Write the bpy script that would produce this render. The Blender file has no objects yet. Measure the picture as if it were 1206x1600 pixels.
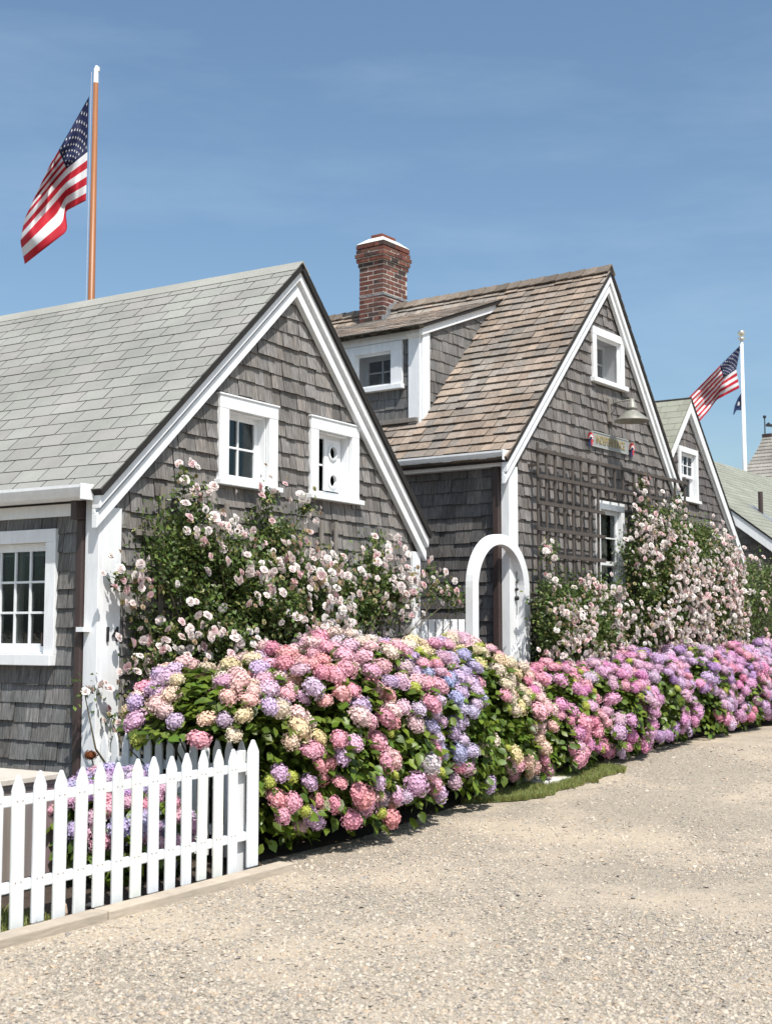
import bpy, math, random
import numpy as np
from mathutils import Matrix, Vector
from mathutils.geometry import tessellate_polygon
from mathutils import noise as mnoise
random.seed(7); rng = np.random.default_rng(7)
S = bpy.context.scene
COL = S.collection
R = math.radians

# ------------------------------------------------------------------ camera, sky, sun
FPX, HOR, EYE = 2020.0, 985.0, 1.6
TH = math.atan((HOR - 800) / FPX)
cam = bpy.data.cameras.new('camera'); camo = bpy.data.objects.new('camera', cam); COL.objects.link(camo)
cam.sensor_fit = 'VERTICAL'; cam.sensor_height = 36.0; cam.lens = FPX / 1600 * 36
camo.location = (0, 0, EYE); camo.rotation_euler = (R(90) + TH, 0, 0)
cam.clip_start = 0.1; cam.clip_end = 3000
cam.dof.use_dof = True; cam.dof.focus_distance = 11.5; cam.dof.aperture_fstop = 4.0
S.camera = camo
SUN = Vector((0.49, -1.105, 1.90)).normalized()
W = bpy.data.worlds.new('World'); S.world = W; W.use_nodes = True
nt = W.node_tree; nt.nodes.clear()
sky = nt.nodes.new('ShaderNodeTexSky'); sky.sky_type = 'NISHITA'; sky.sun_disc = False
sky.sun_elevation = math.asin(SUN.z); sky.sun_rotation = math.atan2(SUN.x, SUN.y)
sky.altitude = 0; sky.air_density = 1.0; sky.dust_density = 2.4; sky.ozone_density = 1.35
bg = nt.nodes.new('ShaderNodeBackground'); bg.inputs[1].default_value = 0.122
# faint high cirrus streaks
tc = nt.nodes.new('ShaderNodeTexCoord'); mp = nt.nodes.new('ShaderNodeMapping'); mp.inputs['Scale'].default_value = (1.2, 1.2, 5.5); mp.inputs['Rotation'].default_value = (0.15, 0.25, 0.3)
nz = nt.nodes.new('ShaderNodeTexNoise'); nz.inputs['Scale'].default_value = 2.2; nz.inputs['Detail'].default_value = 7; nz.inputs['Roughness'].default_value = 0.6
rp = nt.nodes.new('ShaderNodeValToRGB'); rp.color_ramp.elements[0].position = 0.46; rp.color_ramp.elements[1].position = 0.85
rp.color_ramp.elements[0].color = (0, 0, 0, 1); rp.color_ramp.elements[1].color = (0.13, 0.13, 0.13, 1)
mx = nt.nodes.new('ShaderNodeMixRGB'); mx.inputs[2].default_value = (7.5, 8.0, 8.6, 1)
wo = nt.nodes.new('ShaderNodeOutputWorld')
L = nt.links.new
L(tc.outputs['Generated'], mp.inputs[0]); L(mp.outputs[0], nz.inputs['Vector']); L(nz.outputs['Fac'], rp.inputs[0])
L(rp.outputs[0], mx.inputs[0]); L(sky.outputs[0], mx.inputs[1]); hz_ = nt.nodes.new('ShaderNodeMixRGB'); hz_.blend_type = 'MULTIPLY'; hz_.inputs[0].default_value = 1; hz_.inputs[2].default_value = (.93, 1.05, 1.06, 1); L(mx.outputs[0], hz_.inputs[1]); L(hz_.outputs[0], bg.inputs[0]); L(bg.outputs[0], wo.inputs[0])
sl = bpy.data.lights.new('sun', 'SUN'); sl.energy = 5.0; sl.angle = R(0.53); sl.color = (1, 0.955, 0.89)
so = bpy.data.objects.new('sun', sl); COL.objects.link(so); so.rotation_euler = SUN.to_track_quat('Z', 'Y').to_euler()
S.view_settings.view_transform = 'Standard'; S.view_settings.look = 'None'
S.view_settings.exposure = 0.28; S.view_settings.gamma = 1.0; S.view_settings.use_curve_mapping = False
S.render.engine = 'CYCLES'

# ------------------------------------------------------------------ helpers
def cproj(p):
    x, y, z = p[0], p[1], p[2] - EYE
    d = y * math.cos(TH) + z * math.sin(TH); u = -y * math.sin(TH) + z * math.cos(TH)
    if d < 0.3: return (-9999, -9999, 1e9)
    return (603 + FPX * x / d, 800 - FPX * u / d, d)

def ray_at(u, v, Y):                       # world point seen at photo pixel (u, v) at forward distance Y
    dx = (u - 603) / FPX; dy = -(v - 800) / FPX
    d = Vector((dx, math.cos(TH) - dy * math.sin(TH), math.sin(TH) + dy * math.cos(TH)))
    d = d * (Y / d.y); return Vector((d.x, d.y, d.z + EYE))

def gz(y):
    t = min(1, max(0, (y - 9.5) / 7)); return .27 * t * t * (3 - 2 * t)

MATS = {}
def M(name, col=(1, 1, 1), rough=.7, nscale=None, namt=0., n2=None, n2amt=0., bump=0., bscale=None, trans=0., spec=.4, metal=0., sheen=0):
    """paint of one colour x object colour x 'tint' attribute, with procedural grain in world space"""
    if name in MATS: return MATS[name]
    m = bpy.data.materials.new(name); m.use_nodes = True; t = m.node_tree; N = t.nodes.new; l = t.links.new
    t.nodes.clear(); out = N('ShaderNodeOutputMaterial'); p = N('ShaderNodeBsdfPrincipled')
    p.inputs['Roughness'].default_value = rough; p.inputs['Metallic'].default_value = metal
    p.inputs['Specular IOR Level'].default_value = spec
    at = N('ShaderNodeAttribute'); at.attribute_name = 'tint'; oi = N('ShaderNodeObjectInfo')
    a = N('ShaderNodeMixRGB'); a.blend_type = 'MULTIPLY'; a.inputs[0].default_value = 1
    l(at.outputs['Color'], a.inputs[1]); l(oi.outputs['Color'], a.inputs[2])
    b = N('ShaderNodeMixRGB'); b.blend_type = 'MULTIPLY'; b.inputs[0].default_value = 1; b.inputs[2].default_value = (*col, 1)
    l(a.outputs[0], b.inputs[1]); last = b.outputs[0]
    geo = N('ShaderNodeNewGeometry')
    for sc, am in ((nscale, namt), (n2, n2amt)):
        if not sc: continue
        mpn = N('ShaderNodeMapping'); mpn.inputs['Scale'].default_value = sc
        no = N('ShaderNodeTexNoise'); no.inputs['Scale'].default_value = 1; no.inputs['Detail'].default_value = 5; no.inputs['Roughness'].default_value = .6
        mr = N('ShaderNodeMapRange'); mr.inputs[1].default_value = .28; mr.inputs[2].default_value = .72; mr.inputs[3].default_value = 1 - am; mr.inputs[4].default_value = 1 + am * .7
        c = N('ShaderNodeMixRGB'); c.blend_type = 'MULTIPLY'; c.inputs[0].default_value = 1
        l(geo.outputs['Position'], mpn.inputs[0]); l(mpn.outputs[0], no.inputs['Vector']); l(no.outputs['Fac'], mr.inputs[0])
        l(last, c.inputs[1]); l(mr.outputs[0], c.inputs[2]); last = c.outputs[0]
    l(last, p.inputs['Base Color'])
    if bump:
        mpn = N('ShaderNodeMapping'); mpn.inputs['Scale'].default_value = bscale or nscale
        no = N('ShaderNodeTexNoise'); no.inputs['Scale'].default_value = 1; no.inputs['Detail'].default_value = 4
        bp = N('ShaderNodeBump'); bp.inputs['Strength'].default_value = bump; bp.inputs['Distance'].default_value = .01
        l(geo.outputs['Position'], mpn.inputs[0]); l(mpn.outputs[0], no.inputs['Vector']); l(no.outputs['Fac'], bp.inputs['Height']); l(bp.outputs[0], p.inputs['Normal'])
    if trans:
        tr = N('ShaderNodeBsdfTranslucent'); ms = N('ShaderNodeMixShader'); ms.inputs[0].default_value = trans
        l(last, tr.inputs[0]); l(p.outputs[0], ms.inputs[1]); l(tr.outputs[0], ms.inputs[2]); l(ms.outputs[0], out.inputs[0])
    else: l(p.outputs[0], out.inputs[0])
    MATS[name] = m; return m

WHITE = M('white_paint', (.74, .755, .77), .5, (3.5, 3.5, 1.4), .07, (22, 22, 5), .08, bump=.06, bscale=(30, 30, 8))
WSH = M('wall_shingle', (1, 1, 1), .85, (60, 60, 3.4), .52, (1.8, 1.8, 1.0), .28, bump=1.0, bscale=(90, 90, 6), spec=.15)
RSH = M('wood_roof_shingle', (1, 1, 1), .85, (45, 45, 6), .34, (1.1, 1.1, .8), .34, bump=.7, bscale=(80, 80, 10), spec=.15)
ASH = M('asphalt_shingle', (1, 1, 1), .95, (150, 150, 150), .22, (1.3, 1.3, 1.3), .15, bump=.5, bscale=(260, 260, 260), spec=.1)
DARK = M('dark_edge', (.018, .016, .015), .8, (8, 8, 8), .3)
BACK = M('sheathing', (.05, .045, .042), .9)
BROWN = M('brown_metal', (.052, .035, .032), .5, (6, 6, 2), .2)
GREYWOOD = M('weathered_wood', (.20, .18, .16), .85, (40, 40, 4), .25, (3, 3, 3), .12, bump=.4, bscale=(80, 80, 6))
TRELW = M('dark_trellis_wood', (.072, .060, .053), .85, (40, 40, 5), .3, bump=.3)
BRICKM = M('brick', (1, 1, 1), .9, (60, 60, 60), .22, (9, 9, 9), .2, bump=.6, bscale=(120, 120, 120), spec=.2)
MORTAR = M('mortar', (.50, .46, .42), .95, (40, 40, 40), .15, bump=.4)
LEAD = M('lead_flashing', (.26, .27, .28), .55, (18, 18, 18), .5, metal=.3, bump=.9, bscale=(30, 30, 30))
LEAFM = M('leaf', (1, 1, 1), .42, trans=.28, spec=.45)
PETAL = M('petal', (1, 1, 1), .7, trans=.25, spec=.15)
STEM = M('stem', (.055, .05, .03), .8)
SOIL = M('garden_soil', (.06, .043, .032), .95, (30, 30, 30), .4, (5, 5, 5), .3, bump=1.0, bscale=(45, 45, 45))
TIMBER = M('edging_timber', (.42, .36, .29), .85, (9, 9, 60), .14, (3, 3, 3), .12, bump=.3, bscale=(12, 12, 80))
DECK = M('box_lid_wood', (.50, .45, .39), .8, (7, 30, 30), .15, bump=.2)
BOXW = M('box_plank_wood', (.22, .185, .16), .8, (35, 35, 3), .22, bump=.3)
BRASS = M('brass', (.55, .36, .12), .35, metal=1)
STEEL = M('weathered_steel', (.25, .245, .215), .5, (20, 20, 20), .2, metal=.25)
POLEW = M('varnished_pole', (.27, .105, .036), .45, (40, 40, 1.2), .2, spec=.5)
CLOTHW = M('white_cloth', (.72, .72, .72), .9, trans=.35)
BLACKM = M('black_metal', (.012, .012, .014), .5)
LINEN = M('curtain_cloth', (.62, .60, .55), .9, (60, 60, 2), .2, trans=.2)

def glass_mat():
    m = bpy.data.materials.new('window_glass'); m.use_nodes = True; t = m.node_tree; t.nodes.clear(); N = t.nodes.new
    o = N('ShaderNodeOutputMaterial'); g = N('ShaderNodeBsdfGlossy'); g.inputs['Roughness'].default_value = .02; g.inputs[0].default_value = (.6, .64, .66, 1)
    tr = N('ShaderNodeBsdfTransparent'); tr.inputs[0].default_value = (.70, .72, .72, 1)
    fr = N('ShaderNodeFresnel'); fr.inputs[0].default_value = 1.5
    ad = N('ShaderNodeMath'); ad.operation = 'MULTIPLY_ADD'; ad.inputs[1].default_value = .25; ad.inputs[2].default_value = .0; ad.use_clamp = True
    mx = N('ShaderNodeMixShader')
    no = N('ShaderNodeTexNoise'); no.inputs['Scale'].default_value = 4; bp = N('ShaderNodeBump'); bp.inputs['Strength'].default_value = .02; bp.inputs['Distance'].default_value = .02
    t.links.new(no.outputs[0], bp.inputs['Height']); t.links.new(bp.outputs[0], g.inputs['Normal'])
    t.links.new(fr.outputs[0], ad.inputs[0]); t.links.new(ad.outputs[0], mx.inputs[0]); t.links.new(tr.outputs[0], mx.inputs[1]); t.links.new(g.outputs[0], mx.inputs[2]); t.links.new(mx.outputs[0], o.inputs[0])
    return m
GLASS = glass_mat()

def tag(o, label=None, cat=None, group=None, kind=None):
    if label: o['label'] = label
    if cat: o['category'] = cat
    if group: o['group'] = group
    if kind: o['kind'] = kind
    return o

def mk(name, verts, faces, mat, tint=None, smooth=False):
    """mesh datablock from arrays, always carrying the 'tint' attribute"""
    me = bpy.data.meshes.new(name)
    V = np.asarray(verts, dtype=np.float32).reshape(-1, 3)
    if isinstance(faces, np.ndarray):
        n, k = faces.shape
        me.vertices.add(len(V)); me.vertices.foreach_set('co', V.ravel())
        me.loops.add(n * k); me.loops.foreach_set('vertex_index', faces.astype(np.int32).ravel())
        me.polygons.add(n); me.polygons.foreach_set('loop_start', np.arange(0, n * k, k, dtype=np.int32))
        me.update(calc_edges=True)
    else:
        me.from_pydata([tuple(map(float, v)) for v in V], [], faces); me.update()
    at = me.attributes.new('tint', 'FLOAT_COLOR', 'POINT')
    c = np.ones((len(V), 4), dtype=np.float32)
    if tint is not None: c[:, :3] = tint
    at.data.foreach_set('color', c.ravel())
    me.materials.append(mat)
    if smooth: me.polygons.foreach_set('use_smooth', np.ones(len(me.polygons), dtype=bool))
    return me

def link(name, me, parent=None, mat4=None, color=None, bevel=0):
    o = bpy.data.objects.new(name, me); COL.objects.link(o)
    if parent is not None: o.parent = parent
    if mat4 is not None: o.matrix_basis = mat4
    if color is not None: o.color = (*color, 1)
    if bevel:
        b = o.modifiers.new('edge', 'BEVEL'); b.width = bevel; b.segments = 2; b.limit_method = 'ANGLE'; b.angle_limit = R(40)
    return o

def empty(name, x, y, z=0, rot=0):
    o = bpy.data.objects.new(name, None); COL.objects.link(o); o.matrix_basis = Matrix.Translation((x, y, z)) @ Matrix.Rotation(rot, 4, 'Z'); return o

class MB:
    def __init__(s): s.v = []; s.f = []; s.t = []
    def add(s, vs, fs, tint=(1, 1, 1)):
        k = len(s.v); s.v += [tuple(v) for v in vs]; s.f += [tuple(i + k for i in f) for f in fs]; s.t += [tint] * len(vs); return s
    def box(s, x0, x1, y0, y1, z0, z1, tint=(1, 1, 1)):
        return s.add([(x0, y0, z0), (x1, y0, z0), (x1, y1, z0), (x0, y1, z0), (x0, y0, z1), (x1, y0, z1), (x1, y1, z1), (x0, y1, z1)],
                     [(0, 3, 2, 1), (4, 5, 6, 7), (0, 1, 5, 4), (1, 2, 6, 5), (2, 3, 7, 6), (3, 0, 4, 7)], tint)
    def prism(s, poly, z0, z1, tint=(1, 1, 1)):   # polygon (ccw) in xy, extruded in z
        n = len(poly)
        return s.add([(p[0], p[1], z0) for p in poly] + [(p[0], p[1], z1) for p in poly],
                     [tuple(range(n - 1, -1, -1)), tuple(range(n, 2 * n))] + [(i, (i + 1) % n, n + (i + 1) % n, n + i) for i in range(n)], tint)
    def tube(s, pts, rad, seg=8, tint=(1, 1, 1), cap=True):
        pts = [Vector(p) for p in pts]; n = len(pts); rad = rad if hasattr(rad, '__len__') else [rad] * n
        vs = []
        for i, p in enumerate(pts):
            d = (pts[min(i + 1, n - 1)] - pts[max(i - 1, 0)]).normalized()
            a = d.orthogonal().normalized() if abs(d.z) < .9 else Vector((1, 0, 0)); a = (a - d * a.dot(d)).normalized(); b = d.cross(a)
            vs += [p + (a * math.cos(2 * math.pi * j / seg) + b * math.sin(2 * math.pi * j / seg)) * rad[i] for j in range(seg)]
        fs = [(i * seg + j, i * seg + (j + 1) % seg, (i + 1) * seg + (j + 1) % seg, (i + 1) * seg + j) for i in range(n - 1) for j in range(seg)]
        if cap: fs += [tuple(range(seg - 1, -1, -1)), tuple(range((n - 1) * seg, n * seg))]
        return s.add(vs, fs, tint)
    def lathe(s, prof, cx=0, cy=0, seg=16, tint=(1, 1, 1)):
        vs = [(cx + r * math.cos(2 * math.pi * j / seg), cy + r * math.sin(2 * math.pi * j / seg), z) for r, z in prof for j in range(seg)]
        n = len(prof)
        fs = [(i * seg + j, i * seg + (j + 1) % seg, (i + 1) * seg + (j + 1) % seg, (i + 1) * seg + j) for i in range(n - 1) for j in range(seg)]
        return s.add(vs, fs, tint)
    def build(s, name, mat, parent=None, mat4=None, color=None, bevel=0, smooth=False):
        return link(name, mk(name, s.v, s.f, mat, np.array(s.t), smooth), parent, mat4, color, bevel)

def frame(o, u, v, n):
    m = Matrix.Identity(4)
    for i, c in enumerate((u, v, n, o)):
        for r in range(3): m[r][i] = c[r]
    return m
def gable_frame(b=0., a=0.): return frame((a, b, 0), (1, 0, 0), (0, 0, 1), (0, -1, 0))
def side_frame(a=0., b=0.): return frame((a, b, 0), (0, -1, 0), (0, 0, 1), (-1, 0, 0))     # faces -a, u = -b
def far_frame(a=0.): return frame((a, 0, 0), (0, 1, 0), (0, 0, 1), (1, 0, 0))              # faces +a, u = b
def slope_left(a0, z0, m):
    c = 1 / math.hypot(1, m); sn = m * c; return frame((a0, 0, z0), (0, -1, 0), (c, 0, sn), (-sn, 0, c))
def slope_right(a0, z0, m):
    c = 1 / math.hypot(1, m); sn = m * c; return frame((a0, 0, z0), (0, 1, 0), (-c, 0, sn), (sn, 0, c))

def clip(poly, conv):
    out = poly
    n = len(conv)
    for i in range(n):
        ax, ay = conv[i]; bx, by = conv[(i + 1) % n]; inp = out; out = []
        side = lambda p: (bx - ax) * (p[1] - ay) - (by - ay) * (p[0] - ax)
        for j in range(len(inp)):
            p, q = inp[j], inp[(j + 1) % len(inp)]; sp, sq = side(p), side(q)
            if sp >= 0: out.append(p)
            if (sp >= 0) != (sq >= 0):
                t = sp / (sp - sq); out.append((p[0] + (q[0] - p[0]) * t, p[1] + (q[1] - p[1]) * t))
        if len(out) < 3: return []
    return out

def plate(name, outer, holes, th, mat, parent, mat4):
    loops = [[Vector((x, y, 0)) for x, y in l] for l in [outer] + holes]
    flat = [p for l in loops for p in l]; tris = tessellate_polygon(loops); n = len(flat)
    vs = [(p.x, p.y, 0) for p in flat] + [(p.x, p.y, -th) for p in flat]
    fs = []
    for t in tris:
        a, b, c = t
        if (flat[b] - flat[a]).cross(flat[c] - flat[a]).z < 0: a, b, c = a, c, b
        fs += [(a, b, c), (n + c, n + b, n + a)]
    k = 0
    for l in loops:
        m = len(l); fs += [(k + i, k + (i + 1) % m, n + k + (i + 1) % m, n + k + i) for i in range(m)]; k += m
    return link(name, mk(name, vs, fs, mat), parent, mat4, (.15, .14, .135) if mat.name == 'wall_shingle' else None)

UNIT = {}
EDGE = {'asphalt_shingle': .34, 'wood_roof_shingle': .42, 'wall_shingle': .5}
def emit(k, c, z0, zf, col, e):
    """a thin piece: face in its own colour, cut edges darker"""
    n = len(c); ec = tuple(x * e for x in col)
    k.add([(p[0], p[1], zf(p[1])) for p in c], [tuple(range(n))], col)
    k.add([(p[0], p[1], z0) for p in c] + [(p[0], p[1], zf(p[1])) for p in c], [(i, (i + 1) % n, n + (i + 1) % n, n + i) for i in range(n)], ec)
def unit_wedge(mat, topf=.18):
    k = (mat.name, topf)
    if k not in UNIT:
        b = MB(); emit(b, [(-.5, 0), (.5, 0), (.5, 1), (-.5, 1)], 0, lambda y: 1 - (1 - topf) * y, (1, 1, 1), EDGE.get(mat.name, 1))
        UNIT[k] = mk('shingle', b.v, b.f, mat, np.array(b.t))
    return UNIT[k]

def shingles(wall, Mw, name, poly, expo, wr, th, mat, colf, holes=(), limit=300, prefer=None, gap=.004, over=1.25, topf=.18, skip=None, stagger=None, jit=.0075, zoff=.0, stuffname='more_shingles'):
    us = [p[0] for p in poly]; vs_ = [p[1] for p in poly]; pieces = []
    row = 0; v = min(vs_)
    while v < max(vs_):
        u = min(us) - random.uniform(0, wr[1]) if not stagger else min(us) - (row % 2) * stagger - stagger * (.35 * ((row // 2) % 2))
        while u < max(us):
            w = random.uniform(*wr); u0, u1 = u, u + w - gap; u += w
            vj = v + random.uniform(-jit, jit); h = expo * over
            segs = [(u0, u1)]
            for (a, b, c, d) in holes:
                if vj + expo > c + .02 and vj < d - .02:
                    ns = []
                    for s0, s1 in segs:
                        if s1 <= a or s0 >= b: ns.append((s0, s1)); continue
                        if s0 < a: ns.append((s0, a))
                        if s1 > b: ns.append((b, s1))
                    segs = ns
            for s0, s1 in segs:
                if s1 - s0 < .015: continue
                if skip and skip((s0 + s1) / 2, vj + expo / 2): continue
                rect = [(s0, vj), (s1, vj), (s1, vj + h), (s0, vj + h)]
                c = clip(rect, poly)
                if not c: continue
                full = len(c) == 4 and abs(sum(abs(p[0] - q[0]) + abs(p[1] - q[1]) for p, q in zip(c, rect))) < 1e-6
                full = full or all(any(abs(p[0] - q[0]) + abs(p[1] - q[1]) < 1e-6 for q in c) for p in rect) and len(c) == 4
                tt = min(th * (random.uniform(.92, 1.08) if mat.name == 'asphalt_shingle' else random.uniform(.65, 1.3)), .036); cen = Mw @ Vector(((s0 + s1) / 2, vj + expo / 2, 0)); px = cproj(cen)
                ar = (s1 - s0) * expo / px[2] ** 2
                if not (-25 < px[0] < 1231 and -25 < px[1] < 1625): ar *= .001
                if prefer and not prefer(px, (s0 + s1) / 2, vj): ar *= .01
                pieces.append((ar, full, s0, s1, vj, h, tt, c, colf((s0 + s1) / 2, vj, row)))
        v += expo; row += 1
    pieces.sort(key=lambda p: -p[0])
    rest = MB()
    for i, (ar, full, s0, s1, vj, h, tt, c, col) in enumerate(pieces):
        if i < limit:
            if full:
                m = Matrix.Translation(((s0 + s1) / 2, vj, zoff)) @ Matrix.Rotation(random.uniform(-.008, .008), 4, 'Z') @ Matrix.Diagonal((s1 - s0, h, tt, 1))
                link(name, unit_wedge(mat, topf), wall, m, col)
            else:
                z = lambda y: zoff + tt * (1 - (1 - topf) * (y - vj) / h)
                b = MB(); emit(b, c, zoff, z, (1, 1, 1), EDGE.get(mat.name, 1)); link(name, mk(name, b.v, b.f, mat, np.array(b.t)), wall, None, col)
        else:
            z = lambda y: zoff + tt * (1 - (1 - topf) * (y - vj) / h)
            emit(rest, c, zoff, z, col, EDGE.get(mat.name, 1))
    if rest.v:
        o = rest.build(name, mat, wall); o['kind'] = 'stuff'

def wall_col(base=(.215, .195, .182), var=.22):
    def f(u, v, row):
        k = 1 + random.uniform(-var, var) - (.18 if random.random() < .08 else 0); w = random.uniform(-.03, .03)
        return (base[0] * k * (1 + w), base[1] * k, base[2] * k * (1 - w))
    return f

# a window in panel coordinates (x = u, y = v, z = out of the wall)
def window(parent, m4, u0, u1, v0, v1, cas=(.11, .11, .11), nx=2, ny=2, recess=.10, sill=.05, sillw=.035, double=False, sashw=.035, curtain=None, name='window', cap=True, mun=.018, label=None):
    cl, cr, ct = cas
    b = MB()
    b.box(u0 - cl, u0, v0, v1, 0, .046); b.box(u1, u1 + cr, v0, v1, 0, .046); b.box(u0 - cl, u1 + cr, v1, v1 + ct, 0, .048)
    # jamb liners
    b.box(u0 - .001, u0 + .012, v0, v1, -recess - .04, -.001); b.box(u1 - .012, u1 + .001, v0, v1, -recess - .04, -.001)
    b.box(u0 + .012, u1 - .012, v1 - .012, v1 - .0005, -recess - .04, -.001); b.box(u0 + .012, u1 - .012, v0 + .0005, v0 + .014, -recess - .04, -.001)
    w = b.build(name, WHITE, parent, m4, bevel=.003)
    if label: w['label'] = label
    if cap: MB().box(u0 - cl - .012, u1 + cr + .012, v1 + ct, v1 + ct + .016, 0, .058).build('head_cap', WHITE, w, bevel=.003)
    MB().box(u0 - cl - sillw, u1 + cr + sillw, v0 - sill, v0, 0, .085).build('sill', WHITE, w, bevel=.005)
    a0, a1, c0, c1 = u0 + .012, u1 - .012, v0 + .014, v1 - .012
    def sash(a0, a1, c0, c1, z, nx, ny):
        s = MB(); z1 = z + .035
        s.box(a0, a0 + sashw, c0, c1, z, z1); s.box(a1 - sashw, a1, c0, c1, z, z1)
        s.box(a0 + sashw, a1 - sashw, c0, c0 + sashw * 1.3, z, z1); s.box(a0 + sashw, a1 - sashw, c1 - sashw, c1, z, z1)
        x0, x1, y0, y1 = a0 + sashw, a1 - sashw, c0 + sashw * 1.3, c1 - sashw
        px, py = (x1 - x0) / nx, (y1 - y0) / ny
        for i in range(1, nx): s.box(x0 + i * px - mun / 2, x0 + i * px + mun / 2, y0, y1, z + .006, z1 - .004)
        for j in range(1, ny): s.box(x0, x1, y0 + j * py - mun / 2, y0 + j * py + mun / 2, z + .008, z1 - .006)
        so = s.build('sash', WHITE, w, bevel=.002)
        for i in range(nx):
            for j in range(ny):
                MB().box(x0 + i * px + mun / 2 * (i > 0), x0 + (i + 1) * px - mun / 2 * (i < nx - 1), y0 + j * py + mun / 2 * (j > 0), y0 + (j + 1) * py - mun / 2 * (j < ny - 1), z + .012, z + .016).build('pane', GLASS, w)
    if double:
        mid = (c0 + c1) / 2
        sash(a0, a1, mid - .015, c1, -recess + .0, nx, ny[0]); sash(a0, a1, c0, mid + .015, -recess - .037, nx if len(ny) < 3 else ny[2], ny[1])
    else: sash(a0, a1, c0, c1, -recess, nx, ny)
    if curtain:
        for (f0, f1, g0, g1) in curtain:
            n = 26; vs = []; x0 = a0 + (a1 - a0) * f0; x1 = a0 + (a1 - a0) * f1; y0 = c0 + (c1 - c0) * g0; y1 = c0 + (c1 - c0) * g1
            for i in range(n + 1):
                x = x0 + (x1 - x0) * i / n; zz = -recess - .12 + .02 * math.sin(i * 1.9) + .008 * math.sin(i * 4.1)
                vs += [(x, y0, zz), (x, y1, zz)]
            link('curtain', mk('curtain', vs, [(2 * i, 2 * i + 2, 2 * i + 3, 2 * i + 1) for i in range(n)], LINEN, smooth=True), w)
    return w

def rake(parent, m4, name, pts, drop0, drop1, z0, z1, bevel=.004):
    """board under the roof line pts = [(u,v) eave, (u,v) apex]; drops are vertical"""
    (ua, va), (ub, vb) = pts
    poly = [(ua, va - drop1), (ub, vb - drop1), (ub, vb - drop0), (ua, va - drop0)]
    if ua > ub: poly = [poly[1], poly[0], poly[3], poly[2]]
    return MB().prism(poly, z0, z1).build(name, WHITE, parent, m4, bevel=bevel)

def slab(name, parent, m4, u0, u1, v1, th, mat=DARK):
    return MB().box(u0, u1, 0, v1, -th, 0).build(name, mat, parent, m4)

def gutter(parent, a, b0, b1, z, r=.062):
    prof = [(-r * 1.9, 0), (-r * 1.98, .0), (-r * 1.98, -.014)] + [(-r + r * .98 * math.cos(t), -.02 - r * 1.25 * math.sin(-t + math.pi * 2)) for t in [math.pi + .2, math.pi * 1.25, math.pi * 1.5]] + [(0, -r * 1.6), (0, 0), (-.008, 0)]
    outer = [(-.125, 0), (-.125, -.022), (-.112, -.05), (-.088, -.088), (-.055, -.105), (0, -.105), (0, 0)]
    inner = [(-.008, 0), (-.008, -.097), (-.053, -.097), (-.082, -.082), (-.104, -.05), (-.117, -.02), (-.117, 0)]
    n = len(outer); pr = outer + inner
    vs = []; 
    for b in (b0, b1): vs += [(a + p[0], b, z + p[1]) for p in pr]
    m = len(pr); fs = [(i, (i + 1) % m, m + (i + 1) % m, m + i) for i in range(m)]
    k = MB(); k.add(vs, fs)
    k.add([(a + p[0], b0, z + p[1]) for p in outer], [tuple(range(n))]); k.add([(a + p[0], b1, z + p[1]) for p in outer], [tuple(range(n - 1, -1, -1))])
    g = k.build('gutter', WHITE, parent)
    MB().box(a - .130, a + .003, b0 - .012, b0 + .002, z - .112, z + .006).build('end_cap', WHITE, g, bevel=.004)
    return g

# ------------------------------------------------------------------ ground
def sheet(name, mat, xs, ys, dz, kind='structure'):
    vs = [(x, y, gz(y) + dz) for y in ys for x in xs]; nx = len(xs)
    fs = [(j * nx + i, j * nx + i + 1, (j + 1) * nx + i + 1, (j + 1) * nx + i) for j in range(len(ys) - 1) for i in range(nx - 1)]
    o = link(name, mk(name, vs, fs, mat, smooth=True)); o['kind'] = kind; return o

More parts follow.
